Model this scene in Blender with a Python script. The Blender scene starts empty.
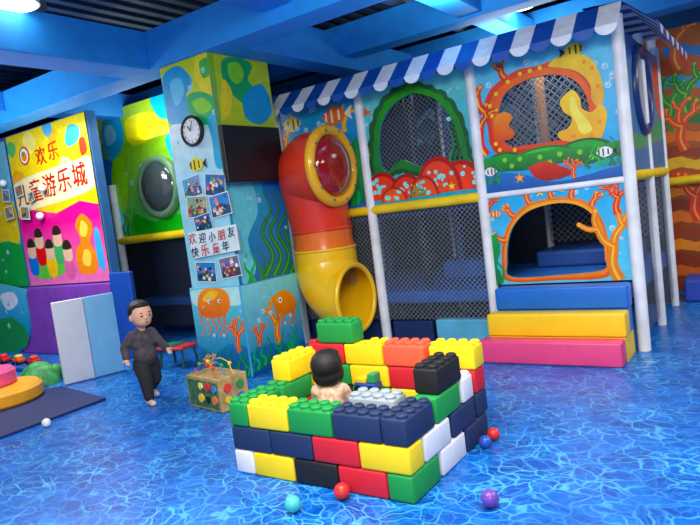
import bpy, bmesh, math, random
from mathutils import Vector, Matrix
from mathutils.geometry import tessellate_polygon
random.seed(7)
SC=bpy.context.scene; COL=SC.collection
try:
    SC.view_settings.view_transform='Standard'
except Exception: pass
# ------------------------------------------------------------ camera survey
F=624.9; TH,PI_,RO=[math.radians(v) for v in (34.886,4.824,7.232)]; H=1.45
hv=Vector((-math.sin(TH),math.cos(TH),0)); rg=Vector((math.cos(TH),math.sin(TH),0)); zz=Vector((0,0,1))
FW=hv*math.cos(PI_)-zz*math.sin(PI_); UP0=hv*math.sin(PI_)+zz*math.cos(PI_)
R=rg*math.cos(RO)-UP0*math.sin(RO); U=UP0*math.cos(RO)+rg*math.sin(RO)
def ray(x,y): return FW*F+R*(x-350)+U*(262.5-y)
def gnd(x,y,z=0):
    d=ray(x,y); t=(z-H)/d.z; return Vector((d.x*t,d.y*t,z))
def pl(x,y,ax,v):
    d=ray(x,y); t=v/d[ax]; return Vector((d.x*t,d.y*t,H+d.z*t))
cam=bpy.data.objects.new('camera',bpy.data.cameras.new('camera')); COL.objects.link(cam)
m=Matrix((R,U,-FW)).transposed().to_4x4(); m.translation=Vector((0,0,H)); cam.matrix_world=m
cam.data.sensor_width=36; cam.data.lens=F/700*36; cam.data.clip_start=.05; SC.camera=cam
# ------------------------------------------------------------ colours / materials
def lin(c): return tuple(((v/255)/12.92 if v/255<=.04045 else ((v/255+.055)/1.055)**2.4) for v in c)
MATS={}
def mat(name,c,rough=.5,metal=0,var=.12,coat=0,scale=6,emit=0,alpha=1):
    if name in MATS: return MATS[name]
    M=bpy.data.materials.new(name); M.use_nodes=True; nt=M.node_tree; b=nt.nodes['Principled BSDF']
    b.inputs['Roughness'].default_value=rough; b.inputs['Metallic'].default_value=metal
    b.inputs['Coat Weight'].default_value=coat
    tc=nt.nodes.new('ShaderNodeTexCoord'); n=nt.nodes.new('ShaderNodeTexNoise'); n.inputs['Scale'].default_value=scale
    r=nt.nodes.new('ShaderNodeValToRGB'); l=lin(c)
    r.color_ramp.elements[0].color=(*[v*(1-var) for v in l],1); r.color_ramp.elements[1].color=(*[min(1,v*(1+var)) for v in l],1)
    r.color_ramp.elements[0].position=.3; r.color_ramp.elements[1].position=.7
    nt.links.new(tc.outputs['Object'],n.inputs['Vector']); nt.links.new(n.outputs['Fac'],r.inputs['Fac']); nt.links.new(r.outputs['Color'],b.inputs['Base Color'])
    if emit:
        nt.links.new(r.outputs['Color'],b.inputs['Emission Color']); b.inputs['Emission Strength'].default_value=emit
    MATS[name]=M; return M
def paint(name,rough=.4):
    if name in MATS: return MATS[name]
    M=bpy.data.materials.new(name); M.use_nodes=True; nt=M.node_tree; b=nt.nodes['Principled BSDF']
    a=nt.nodes.new('ShaderNodeAttribute'); a.attribute_name='Col'
    tc=nt.nodes.new('ShaderNodeTexCoord'); n=nt.nodes.new('ShaderNodeTexNoise'); n.inputs['Scale'].default_value=9; n.inputs['Detail'].default_value=3
    mr=nt.nodes.new('ShaderNodeMapRange'); mr.inputs['From Min'].default_value=.3; mr.inputs['From Max'].default_value=.7; mr.inputs['To Min'].default_value=.86; mr.inputs['To Max'].default_value=1.06
    mx=nt.nodes.new('ShaderNodeVectorMath'); mx.operation='SCALE'
    hs=nt.nodes.new('ShaderNodeHueSaturation'); hs.inputs['Saturation'].default_value=1.12
    nt.links.new(tc.outputs['Object'],n.inputs['Vector']); nt.links.new(n.outputs['Fac'],mr.inputs['Value'])
    nt.links.new(a.outputs['Color'],mx.inputs[0]); nt.links.new(mr.outputs['Result'],mx.inputs['Scale']); nt.links.new(mx.outputs['Vector'],hs.inputs['Color']); nt.links.new(hs.outputs['Color'],b.inputs['Base Color'])
    b.inputs['Roughness'].default_value=rough; MATS[name]=M; return M
PAINT=paint('painted_print')
WHITE=(235,238,240)
# ------------------------------------------------------------ object helpers
def tag(o,label=None,cat=None,group=None,kind=None):
    if label: o['label']=label
    if cat: o['category']=cat
    if group: o['group']=group
    if kind: o['kind']=kind
    return o
def empty(name,loc,label,cat,group=None,rz=0):
    o=bpy.data.objects.new(name,None); COL.objects.link(o); o.location=loc; o.rotation_euler=(0,0,rz)
    o.empty_display_size=.1
    return tag(o,label,cat,group)
def link(name,me,material,parent=None,local=False):
    o=bpy.data.objects.new(name,me); COL.objects.link(o)
    if material and not me.materials: me.materials.append(material)
    if local:
        if parent: o.parent=parent
        return o
    vs=[v.co for v in me.vertices]
    c=Vector(((min(v.x for v in vs)+max(v.x for v in vs))/2,(min(v.y for v in vs)+max(v.y for v in vs))/2,min(v.z for v in vs)))
    me.transform(Matrix.Translation(-c)); p=parent; base=Vector()
    while p: base+=p.location; p=p.parent
    o.location=c-base
    if parent: o.parent=parent
    return o
class MB:
    def __init__(s): s.bm=bmesh.new()
    def box(s,a,b,bev=0,rot=None):
        a=Vector(a);b=Vector(b); c=(a+b)/2; d=b-a
        r=bmesh.ops.create_cube(s.bm,size=1); vs=r['verts']
        for v in vs: v.co=Vector((v.co.x*d.x,v.co.y*d.y,v.co.z*d.z))
        if bev:
            es={e for v in vs for e in v.link_edges}
            rr=bmesh.ops.bevel(s.bm,geom=list(es),offset=bev,segments=3,affect='EDGES',profile=.5)
            vs=list({v for f in rr['faces'] for v in f.verts}|{v for v in vs if v.is_valid})
        M=Matrix.Translation(c)@(rot.to_4x4() if rot else Matrix())
        bmesh.ops.transform(s.bm,matrix=M,verts=vs); return s
    def cyl(s,p0,p1,r0,r1=None,n=20,cap=True):
        p0=Vector(p0);p1=Vector(p1); r1=r0 if r1 is None else r1; d=p1-p0
        q=zz.rotation_difference(d.normalized())
        M=Matrix.Translation((p0+p1)/2)@q.to_matrix().to_4x4()
        bmesh.ops.create_cone(s.bm,cap_ends=cap,segments=n,radius1=r0,radius2=r1,depth=d.length,matrix=M); return s
    def sph(s,c,r,n=16,rot=None):
        if not hasattr(r,'__len__'): r=(r,r,r)
        M=Matrix.Translation(c)@(rot.to_4x4() if rot else Matrix())@Matrix.Diagonal((*r,1))
        bmesh.ops.create_uvsphere(s.bm,u_segments=n,v_segments=max(6,n//2+2),radius=1,matrix=M); return s
    def cutfloor(s,z=.001):
        bmesh.ops.bisect_plane(s.bm,geom=s.bm.verts[:]+s.bm.edges[:]+s.bm.faces[:],plane_co=(0,0,z),plane_no=(0,0,-1),clear_outer=True); return s
    def sweep(s,pts,rads,n=24,cap=False):
        rings=[]; pts=[Vector(p) for p in pts]; up=None
        for i,p in enumerate(pts):
            t=(pts[min(i+1,len(pts)-1)]-pts[max(i-1,0)]).normalized()
            if up is None: up=Vector((0,1,0)) if abs(t.y)<.8 else zz
            a=(up-t*up.dot(t)).normalized(); b=t.cross(a); up=a
            rings.append([s.bm.verts.new(p+(a*math.cos(k/n*6.28319)+b*math.sin(k/n*6.28319))*rads[i]) for k in range(n)])
        for i in range(len(rings)-1):
            for k in range(n): s.bm.faces.new((rings[i][k],rings[i][(k+1)%n],rings[i+1][(k+1)%n],rings[i+1][k]))
        if cap: s.bm.faces.new(rings[0]); s.bm.faces.new(rings[-1])
        return s
    def torus(s,c,axis,R_,r,n=32,m_=10):
        q=zz.rotation_difference(Vector(axis).normalized()).to_matrix(); g=[]
        for i in range(n):
            a=i/n*6.28319; g.append([s.bm.verts.new(Vector(c)+q@Vector(((R_+r*math.cos(b))*math.cos(a),(R_+r*math.cos(b))*math.sin(a),r*math.sin(b)))) for b in [j/m_*6.28319 for j in range(m_)]])
        for i in range(n):
            for j in range(m_): s.bm.faces.new((g[i][j],g[(i+1)%n][j],g[(i+1)%n][(j+1)%m_],g[i][(j+1)%m_]))
        return s
    def poly(s,pts): s.bm.faces.new([s.bm.verts.new(p) for p in pts]); return s
    def prism(s,pts,z0,z1):
        a=[s.bm.verts.new((p[0],p[1],z0)) for p in pts]; b=[s.bm.verts.new((p[0],p[1],z1)) for p in pts]
        s.bm.faces.new(a); s.bm.faces.new(b)
        for i in range(len(a)): j=(i+1)%len(a); s.bm.faces.new((a[i],a[j],b[j],b[i]))
        return s
    def mesh(s,name='m',smooth=False):
        bmesh.ops.recalc_face_normals(s.bm,faces=s.bm.faces[:])
        me=bpy.data.meshes.new(name); s.bm.to_mesh(me); s.bm.free()
        if smooth:
            me.polygons.foreach_set('use_smooth',[True]*len(me.polygons))
            try: me.set_sharp_from_angle(angle=math.radians(40))
            except Exception: pass
        return me
    def build(s,name,material,parent=None,smooth=False,local=False): return link(name,s.mesh(name,smooth),material,parent,local)
def smooth_loop(pts,n=5):
    out=[];N=len(pts)
    for i in range(N):
        p0,p1,p2,p3=[Vector(pts[(i+k)%N]) for k in (-1,0,1,2)]
        for j in range(n):
            t=j/n; out.append(.5*((2*p1)+(p2-p0)*t+(2*p0-5*p1+4*p2-p3)*t*t+(3*p1-p0-3*p2+p3)*t**3))
    return [(q.x,q.y) for q in out]
def ragged(loop,amp):
    n=len(loop); cx=sum(p[0] for p in loop)/n; cy=sum(p[1] for p in loop)/n; out=[]
    for i,p in enumerate(loop):
        d=Vector((p[0]-cx,p[1]-cy)); l=d.length or 1; k=amp*(.5+.5*math.cos(i*2.2))*random.uniform(.5,1.3); out.append((p[0]+d.x/l*k,p[1]+d.y/l*k))
    return out
def clip(pts,r):
    for ax,sg,v in ((0,1,r[0]),(0,-1,r[1]),(1,1,r[2]),(1,-1,r[3])):
        out=[]
        for i in range(len(pts)):
            a,b=pts[i-1],pts[i]; ia=sg*(a[ax]-v)>=0; ib=sg*(b[ax]-v)>=0
            if ia!=ib:
                t=(v-a[ax])/(b[ax]-a[ax]); out.append((a[0]+(b[0]-a[0])*t,a[1]+(b[1]-a[1])*t))
            if ib: out.append(b)
        pts=out
        if len(pts)<3: return []
    return pts
class Paint3:
    def __init__(s): s.v=[];s.f=[];s.c=[]
    def face(s,pts,cols):
        i=len(s.v); s.v+= [tuple(p) for p in pts]; s.f.append(tuple(range(i,i+len(pts))))
        if not hasattr(cols[0],'__len__'): cols=[cols]*len(pts)
        s.c+=cols
    def mesh(s,name):
        me=bpy.data.meshes.new(name); me.from_pydata(s.v,[],s.f)
        a=me.color_attributes.new('Col','FLOAT_COLOR','CORNER')
        for i,c in enumerate(s.c): a.data[i].color=(*lin(c),1)
        return me
    def build(s,name,parent=None): return link(name,s.mesh(name),PAINT,parent)
LS=.00005
class Art(Paint3):
    """flat printed panel lying in a vertical plane (ax=1: y=v facing -Y, ax=0: x=v facing +X)"""
    def __init__(s,ax,v,rect=None):
        super().__init__(); s.ax=ax;s.pv=v;s.rect=rect;s.L=0
    def uv(s,p):
        q=pl(p[0],p[1],s.ax,s.pv); return (q.x,q.z) if s.ax==1 else (q.y,q.z)
    def to3(s,u,off=0):
        return Vector((u[0],s.pv-off,u[1])) if s.ax==1 else Vector((s.pv+off,u[0],u[1]))
    def poly(s,pts,col,holes=(),px=True,sm=True,n=5,thick=0,lay=None,rag=0):
        def prep(p):
            p=[s.uv(q) for q in p] if px else list(p)
            p=smooth_loop(p,n) if sm else p
            return ragged(p,rag) if rag else p
        P=prep(pts)
        if s.rect and not holes: P=clip(P,s.rect)
        elif s.rect: P=[(min(max(a,s.rect[0]),s.rect[1]),min(max(b,s.rect[2]),s.rect[3])) for a,b in P]
        if len(P)<3: return s
        HS=[h for h in holes]
        loops=[P]+HS; flat=[q for l in loops for q in l]
        s.L+=1; off=LS*(s.L if lay is None else lay)
        z0=min(q[1] for q in P); z1=max(q[1] for q in P)+1e-6
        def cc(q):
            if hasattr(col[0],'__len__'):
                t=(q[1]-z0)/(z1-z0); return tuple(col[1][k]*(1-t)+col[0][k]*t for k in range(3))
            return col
        for tri in tessellate_polygon([[Vector((a,b,0)) for a,b in l] for l in loops]):
            q=[flat[i] for i in tri]; s.face([s.to3(a,off) for a in q],[cc(a) for a in q])
        if thick:
            for l in loops:
                for i in range(len(l)):
                    a,b=l[i-1],l[i]; s.face([s.to3(a,off),s.to3(b,off),s.to3(b,off-thick),s.to3(a,off-thick)],[tuple(k*.7 for k in cc(a))]*4)
            for tri in tessellate_polygon([[Vector((a,b,0)) for a,b in l] for l in loops]):
                q=[flat[i] for i in tri]; s.face([s.to3(a,off-thick) for a in q],[(40,60,90)]*3)
        return s
    def disc(s,p,r,col,n=14,px=True):
        c=s.uv(p) if px else p
        return s.poly([(c[0]+r*math.cos(k/n*6.283),c[1]+r*math.sin(k/n*6.283)) for k in range(n)],col,px=False,sm=False)
    def bubble(s,p,r):
        c=s.uv(p); s.disc(c,r,(225,246,252),px=False); s.disc(c,r*.82,(140,210,235),px=False); s.disc((c[0]-r*.3,c[1]+r*.35),r*.25,(250,252,255),n=8,px=False); return s
    def bubbles(s,box,n,rmax=.03):
        for _ in range(n): s.bubble((random.uniform(box[0],box[2]),random.uniform(box[1],box[3])),random.uniform(.3,1)*rmax)
        return s
    def line(s,pts,w,col,w1=None,px=True):
        q=smooth_open([s.uv(p) if px else p for p in pts]); w1=w if w1 is None else w1; L_=[];R_=[]
        for i,p in enumerate(q):
            a=Vector(q[max(i-1,0)]);b=Vector(q[min(i+1,len(q)-1)]); t=(b-a).normalized(); nn=Vector((-t.y,t.x)); ww=(w+(w1-w)*i/(len(q)-1))/2
            L_.append((p[0]+nn.x*ww,p[1]+nn.y*ww)); R_.append((p[0]-nn.x*ww,p[1]-nn.y*ww))
        return s.poly(L_+R_[::-1],col,px=False,sm=False)
    def coral(s,p,h,col,hi,ang=90,depth=3,w=None,px=True,seed=0):
        c=s.uv(p) if px else p; w=w or h*.22; rnd=random.Random(seed or int(c[0]*1000))
        def br(c,h,a,d,w):
            a_=math.radians(a); e=(c[0]+h*math.cos(a_),c[1]+h*math.sin(a_)); mid=(c[0]+h*.5*math.cos(a_+.25),c[1]+h*.5*math.sin(a_+.25))
            s.line([c,mid,e],w,col,w*.75,px=False); s.disc(e,w*.42,col,n=10,px=False); s.line([c,mid,e],w*.25,hi,w*.15,px=False)
            if d>0:
                for da in ((-38,28) if rnd.random()<.6 else (-48,-2,42)): br(e,h*rnd.uniform(.55,.8),a+da+rnd.uniform(-8,8),d-1,w*.72)
            else: s.disc(e,w*.3,hi,n=8,px=False)
        br(c,h*.45,ang,depth-1,w); return s
    def weed(s,p,h,col,n=4,w=.03,sp=.05):
        c=s.uv(p)
        for i in range(n):
            x=c[0]+(i-(n-1)/2)*sp; hh=h*random.uniform(.65,1.1); k=random.choice((-1,1))*.03
            s.line([(x,c[1]),(x+k,c[1]+hh*.3),(x-k,c[1]+hh*.6),(x+k*.8,c[1]+hh)],w,tuple(v*random.uniform(.75,1.25) for v in col),w*.15,px=False)
        return s
    def star(s,p,r,col,hi):
        c=s.uv(p)
        for rr,cl in ((r,col),(r*.6,hi)):
            s.poly([(c[0]+rr*(1 if k%2==0 else .45)*math.cos(k*math.pi/5+.3),c[1]+rr*(1 if k%2==0 else .45)*math.sin(k*math.pi/5+.3)) for k in range(10)],cl,px=False,n=3)
        return s
    def mound(s,p,rx,rz,c1,c2,dot=None,n=9,lay=None):
        c=s.uv(p); N=22
        for k,(f,cl) in enumerate(((1,c2),(.86,c1),(.5,tuple(min(255,v*1.14) for v in c1)))):
            s.poly([(c[0]+rx*f*math.cos(j/N*math.pi)-(1-f)*rx*.2,c[1]+rz*f*math.sin(j/N*math.pi)) for j in range(N+1)],cl,px=False,sm=False)
        if dot:
            rnd=random.Random(int(p[0]))
            for _ in range(n):
                a=rnd.uniform(.35,2.8); q=rnd.uniform(.25,.82); r=rnd.uniform(.013,.026)
                s.disc((c[0]+rx*q*math.cos(a),c[1]+rz*q*math.sin(a)),r,dot,n=10,px=False)
        return s
    def text(s,txt,p,h,col,shear=0,px=True,rot=0,bold=.012):
        cu=bpy.data.curves.new('t','FONT'); cu.body=txt; cu.size=h; cu.shear=shear; cu.resolution_u=4
        cu.offset=h*bold
        o=bpy.data.objects.new('t',cu); COL.objects.link(o); dg=bpy.context.evaluated_depsgraph_get()
        me=bpy.data.meshes.new_from_object(o.evaluated_get(dg)); c=s.uv(p) if px else p; s.L+=10; cr,sr=math.cos(rot),math.sin(rot)
        for f in me.polygons:
            q=[me.vertices[i].co for i in f.vertices]
            s.face([s.to3((c[0]+a.x*cr-a.y*sr,c[1]+a.x*sr+a.y*cr),LS*s.L) for a in q],[col]*len(q))
        bpy.data.objects.remove(o); bpy.data.curves.remove(cu); bpy.data.meshes.remove(me); return s
    def rectp(s,px4,col,**k): return s.poly(px4,col,sm=False,**k)
def smooth_open(pts,n=4):
    if len(pts)<3: return pts
    e=[pts[0]]+list(pts)+[pts[-1]]; out=[]
    for i in range(1,len(e)-2):
        p0,p1,p2,p3=[Vector(e[i+k]) for k in (-1,0,1,2)]
        for j in range(n):
            t=j/n; q=.5*((2*p1)+(p2-p0)*t+(2*p0-5*p1+4*p2-p3)*t*t+(3*p1-p0-3*p2+p3)*t**3); out.append((q.x,q.y))
    out.append(pts[-1]); return out
def fish(A,p,s_,c1,c2,d=1):
    c=A.uv(p); P=lambda l:[(c[0]+d*a*s_,c[1]+b*s_) for a,b in l]
    A.poly(P([(-.5,0),(-.25,.28),(.1,.33),(.45,.1),(.5,0),(.4,-.12),(.1,-.3),(-.25,-.25)]),c1,px=False)
    A.poly(P([(-.42,0),(-.75,.25),(-.68,0),(-.75,-.25)]),c2,px=False,sm=False)
    for a in (-.25,.05,.3): A.poly(P([(a,.26-.3*abs(a)),(a+.09,.26-.3*abs(a)),(a+.09,-.24+.3*abs(a)),(a,-.24+.3*abs(a))]),c2,px=False,sm=False)
    A.poly(P([(.38,.03),(.44,.03),(.44,.09),(.38,.09)]),(10,10,10),px=False,sm=False)
def net(name,ax,v,u0,u1,z0,z1,cell,w,material,parent,tilt=0):
    m_=MB(); to=(lambda a,b:Vector((a,v,b))) if ax==1 else (lambda a,b:Vector((v,a,b)))
    W=u1-u0;Hh=z1-z0; d=w/1.414
    def seg(a,b,sg):
        m_.poly([to(u0+a[0]-d,z0+a[1]+sg*d),to(u0+a[0]+d,z0+a[1]-sg*d),to(u0+b[0]+d,z0+b[1]-sg*d),to(u0+b[0]-d,z0+b[1]+sg*d)])
    c=-Hh+cell/2
    while c<W:
        x0=max(0,c);x1=min(W,c+Hh)
        if x1>x0+.01:
            seg((x0,x0-c),(x1,x1-c),1)
            seg((x0,Hh-(x0-c)),(x1,Hh-(x1-c)),-1)
        c+=cell
    return m_.build(name,material,parent)
# ------------------------------------------------------------ materials
M_WHITE=mat('white_vinyl',WHITE,.4); M_YEL=mat('yellow_vinyl',(248,208,24),.4); M_BLUE=mat('blue_vinyl',(25,90,190),.4)
M_NET=mat('net_cord',(130,142,154),.9); M_NETD=mat('dark_net_cord',(44,54,70),.9)
M_BLACK=mat('black_plastic',(14,15,18),.4)
FOAM={'yellow':(252,218,16),'green':(18,150,66),'dark blue':(24,46,88),'red':(214,26,46),'black':(20,21,26),'white':(228,230,235),'coral':(250,98,66),'light grey':(160,172,184)}
for k,v in FOAM.items(): mat('foam_'+k.replace(' ','_'),v,.65,var=.05)
def floor_mat():
    M=bpy.data.materials.new('water_print_floor'); M.use_nodes=True; nt=M.node_tree; b=nt.nodes['Principled BSDF']; N=nt.nodes.new; Lk=nt.links.new
    tc=N('ShaderNodeTexCoord'); nz=N('ShaderNodeTexNoise'); nz.inputs['Scale'].default_value=4.5; nz.inputs['Detail'].default_value=2
    sc=N('ShaderNodeVectorMath'); sc.operation='SCALE'; sc.inputs['Scale'].default_value=.22
    ad=N('ShaderNodeVectorMath'); ad.operation='ADD'
    Lk(tc.outputs['Object'],nz.inputs['Vector']); Lk(nz.outputs['Color'],sc.inputs[0]); Lk(sc.outputs[0],ad.inputs[0]); Lk(tc.outputs['Object'],ad.inputs[1])
    st=N('ShaderNodeMapping'); st.inputs['Scale'].default_value=(1,1.35,1); st.inputs['Rotation'].default_value=(0,0,.6); Lk(ad.outputs[0],st.inputs['Vector'])
    outs=[]
    for s_,wd in ((8.5,.075),(15,.09)):
        v=N('ShaderNodeTexVoronoi'); v.feature='DISTANCE_TO_EDGE'; v.inputs['Scale'].default_value=s_; Lk(st.outputs[0],v.inputs['Vector'])
        mr=N('ShaderNodeMapRange'); mr.inputs['From Max'].default_value=wd; mr.inputs['To Min'].default_value=1; mr.inputs['To Max'].default_value=0; mr.interpolation_type='SMOOTHSTEP'; Lk(v.outputs['Distance'],mr.inputs['Value']); outs.append(mr)
    h=N('ShaderNodeMath'); h.operation='MULTIPLY'; h.inputs[1].default_value=.4; Lk(outs[1].outputs[0],h.inputs[0])
    mxx=N('ShaderNodeMath'); mxx.operation='MAXIMUM'; Lk(outs[0].outputs[0],mxx.inputs[0]); Lk(h.outputs[0],mxx.inputs[1])
    n2=N('ShaderNodeTexNoise'); n2.inputs['Scale'].default_value=3; n2.inputs['Detail'].default_value=2; Lk(tc.outputs['Object'],n2.inputs['Vector'])
    mp_=N('ShaderNodeMapRange'); mp_.inputs['From Min'].default_value=.34; mp_.inputs['From Max'].default_value=.66; mp_.inputs['To Min'].default_value=.2; mp_.inputs['To Max'].default_value=.72; Lk(n2.outputs['Fac'],mp_.inputs['Value'])
    mm=N('ShaderNodeMath'); mm.operation='MULTIPLY'; Lk(mxx.outputs[0],mm.inputs[0]); Lk(mp_.outputs[0],mm.inputs[1]); mm.use_clamp=True
    base=N('ShaderNodeValToRGB'); base.color_ramp.elements[0].color=(*lin((2,70,162)),1); base.color_ramp.elements[1].color=(*lin((8,104,204)),1); base.color_ramp.elements[0].position=.34; base.color_ramp.elements[1].position=.68
    n3=N('ShaderNodeTexNoise'); n3.inputs['Scale'].default_value=6; n3.inputs['Detail'].default_value=2; Lk(st.outputs[0],n3.inputs['Vector']); Lk(n3.outputs['Fac'],base.inputs['Fac'])
    mx=N('ShaderNodeMix'); mx.data_type='RGBA'; Lk(mm.outputs[0],mx.inputs['Factor']); Lk(base.outputs['Color'],mx.inputs['A']); mx.inputs['B'].default_value=(*lin((92,200,248)),1)
    Lk(mx.outputs['Result'],b.inputs['Base Color']); b.inputs['Roughness'].default_value=.3; b.inputs['Specular IOR Level'].default_value=.3
    return M
def struct(o): o['kind']='structure'; return o
struct(MB().box((-12,-3.5,-.1),(6,12,0)).build('floor',floor_mat()))
M_CEIL=mat('ceiling_navy',(10,26,52),.85); M_BEAM=mat('beam_blue',(30,152,236),.6,var=.08); M_BEAM2=mat('beam_mid_blue',(24,124,214),.6,var=.08)
M_WALLN=mat('wall_navy',(24,54,104),.7)
ZC=3.75
struct(MB().box((-12,-3.5,ZC),(6,12,ZC+.1)).build('ceiling',M_CEIL))
sl=MB()
for k in range(88): sl.box((-11.7+k*.2,-3.4,ZC-.03),(-11.62+k*.2,10.4,ZC-.001))
struct(sl.build('ceiling_slats',mat('slat_blue',(22,60,104),.7)))
struct(MB().box((-12,10.5,0),(6,10.7,ZC)).build('wall_back',M_WALLN))
struct(MB().box((-12,-3.5,0),(-11.8,10.5,ZC)).build('wall_left',M_WALLN))
struct(MB().box((5.8,-3.5,0),(6,10.5,ZC)).build('wall_right',M_WALLN))
ZB=3.02; BT=ZB+.36
for a,b,mt in (((-11.8,4.1,ZB),(5.8,4.42,BT),M_BEAM),((-5.3,-3,ZB),(-4.9,4.1,BT),M_BEAM),((-4.2,4.42,ZB),(-3.9,10.5,BT),M_BEAM),
    ((-11.8,5.95,ZB+.12),(5.8,6.2,BT+.1),M_BEAM),((-11.8,7.6,ZB+.1),(5.8,7.9,BT+.1),M_BEAM),((-11.8,9.2,ZB+.1),(5.8,9.5,BT+.1),M_BEAM2),((-7.5,4.42,ZB+.05),(-7.2,5.95,BT),M_BEAM2),((-9.8,2.5,ZB+.1),(-9.5,4.1,BT),M_BEAM),((-7.9,2.5,ZB+.12),(-7.6,4.1,BT),M_BEAM),((-.5,4.42,ZB+.05),(-.2,10.5,BT),M_BEAM),((-11.8,2.2,ZB+.02),(-5.3,2.5,BT),M_BEAM),((-2.5,4.42,ZB+.15),(-2.25,10.5,BT),M_BEAM),((-3.4,-3,ZB+.12),(-3.1,4.1,BT),M_BEAM2)):
    struct(MB().box(a,b,.01).build('ceiling_beam',mt))
struct(MB().box((-4.84,4.14,ZB-.001),(-4.17,4.98,BT),.01).build('ceiling_beam',M_BEAM2))
M_PIPE=mat('duct_grey',(120,135,150),.4,.5)
for a,b,r_,mt in (((-3.2,4.5,ZC-.16),(-3.2,10.4,ZC-.16),.1,M_PIPE),((-1.4,4.5,ZC-.2),(-1.4,10.4,ZC-.2),.13,M_PIPE),((-11.7,5.3,ZC-.15),(5.7,5.3,ZC-.15),.04,mat('pipe_red',(180,50,45),.5)),((-11.7,3.3,ZC-.15),(-5.3,3.3,ZC-.15),.09,M_PIPE),((-11.7,6.8,ZC-.13),(5.7,6.8,ZC-.13),.05,M_PIPE)):
    struct(MB().cyl(a,b,r_,n=14).build('ceiling_duct',mt,None,True))
# ------------------------------------------------------------ column with murals
XL,XR,YC,YCB=-4.83,-4.18,4.16,4.98
ZP=pl(225,286,1,YC).z
struct(MB().box((XL,YC,0),(XR,YCB,ZB)).build('column',mat('column_paint',(150,205,215),.6)))
struct(MB().box((XL-.02,YC-.03,.001),(XR+.03,YCB-.02,ZP),.012).build('trim_1',mat('pad_sky',(60,160,205),.5)))
A=Art(1,YC-.002,(XL,XR,ZP,ZB))
A.poly([(XL,0),(XR,0),(XR,ZB),(XL,ZB)],((190,232,240),(150,215,230)),px=False,sm=False)
A.rectp([(160,66),(218,45),(224,116),(168,136)],(205,222,50))
A.poly([(163,76),(178,66),(192,80),(186,98),(196,112),(184,126),(166,120),(164,98)],(40,165,215))
A.poly([(170,84),(180,78),(184,92),(176,106)],(120,210,240))
A.poly([(196,56),(214,50),(217,84),(206,94),(195,78)],(250,228,50))
A.poly([(199,62),(209,58),(211,72),(203,78)],(90,190,80))
A.poly([(186,98),(203,92),(220,104),(218,120),(196,124)],(60,180,110))
A.poly([(192,102),(204,98),(212,108),(200,114)],(150,220,80))
A.poly([(168,132),(185,124),(205,130),(222,120),(232,180),(215,190),(176,186)],((225,244,244),(165,225,240)))
A.poly([(208,118),(224,112),(232,158),(217,168),(212,140)],(60,180,215))
for q in ((178,142),(222,150),(188,190),(214,112),(203,70),(190,88)): A.bubble(q,.025)
A.poly([(224,180),(236,178),(244,260),(248,284),(236,284),(232,230)],(70,185,210))
struct(A.build('trim_2'))
A=Art(1,YC-.0315,(XL-.01,XR+.018,.01,ZP-.01))
A.rectp([(180,280),(270,270),(275,420),(190,420)],((120,216,225),(16,96,160)))
A.poly([(190,292),(215,288),(250,285),(252,300),(230,306),(212,300),(196,306)],(190,236,232))
A.poly([(194,345),(215,354),(232,344),(256,356),(260,390),(200,390)],((30,125,190),(10,70,135)),rag=.02)
A.poly([(198,298),(204,289),(216,287),(227,293),(230,307),(223,316),(208,318),(199,312)],((252,160,50),(236,105,30)))
A.poly([(203,298),(210,291),(218,292),(214,299),(205,302)],(253,205,100))
for x in (203,209,215,221,226): A.line([(x,311),(x-2,320),(x+2,328),(x-1,336)],.035,(236,112,34),.012)
for x,y in ((209,302),(219,301)): A.disc((x,y),.02,(250,250,250)); A.disc((x+.5,y+.4),.010,(20,20,20),n=8)
A.coral((240,352),.32,(236,90,50),(252,180,110)); A.coral((212,374),.22,(232,150,50),(252,215,120))
A.weed((228,376),.3,(40,150,70),5,.035,.05); A.weed((206,370),.22,(35,130,80),3,.03); A.weed((247,376),.34,(50,165,70),4,.03,.04)
A.bubbles((196,300,248,340),7,.02)
struct(A.build('trim_3'))
B=Art(0,XR+.002,(YC,YCB,ZP,ZB))
B.poly([(YC,0),(YCB,0),(YCB,ZB),(YC,ZB)],((150,205,60),(40,130,185)),px=False,sm=False)
B.rectp([(212,48),(268,58),(276,130),(222,128)],(200,222,48))
B.poly([(222,60),(240,58),(252,66),(248,80),(258,94),(246,104),(234,96),(224,84)],(50,175,95))
B.poly([(228,64),(238,63),(244,74),(238,84),(230,78)],(150,220,80))
B.poly([(244,96),(262,84),(272,110),(262,124),(246,118)],(40,165,215))
B.poly([(222,80),(232,92),(230,112),(222,118)],(250,230,50))
B.rectp([(226,180),(290,176),(305,290),(236,295)],((60,180,205),(24,105,185)))
B.poly([(230,184),(250,182),(258,210),(248,240),(256,268),(244,286),(236,240)],(120,215,225))
B.poly([(262,184),(284,180),(292,225),(280,240),(272,215)],(40,125,205))
for x in (268,276,284,291): B.line([(x-2,276),(x+5,255),(x-6,232),(x+3,210),(x-5,192)],.08,(20,120,60),.02)
for x in (268,276,284,291): B.line([(x-2,276),(x+5,255),(x-6,232),(x+3,210),(x-5,192)],.025,(80,180,80),.005)
B.weed((258,282),.35,(50,160,70),4,.05,.08)
B.bubbles((244,190,286,270),7,.03)
struct(B.build('trim_4'))
B=Art(0,XR+.0315,(YC-.018,YCB-.03,.01,ZP-.01))
B.rectp([(236,270),(320,262),(330,400),(240,420)],((140,222,222),(24,115,178)))
B.coral((280,342),.42,(240,125,40),(253,200,100),w=.1); B.coral((262,354),.32,(236,85,50),(252,170,110))
B.poly([(272,298),(282,290),(292,294),(296,306),(288,314),(276,310)],((252,165,60),(238,112,36))); B.disc((280,300),.03,(250,250,250)); B.disc((280,300),.014,(20,20,20),n=8)
for x in (276,282,288,293): B.line([(x,310),(x+2,318),(x-1,326)],.04,(238,120,36),.01)
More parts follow.
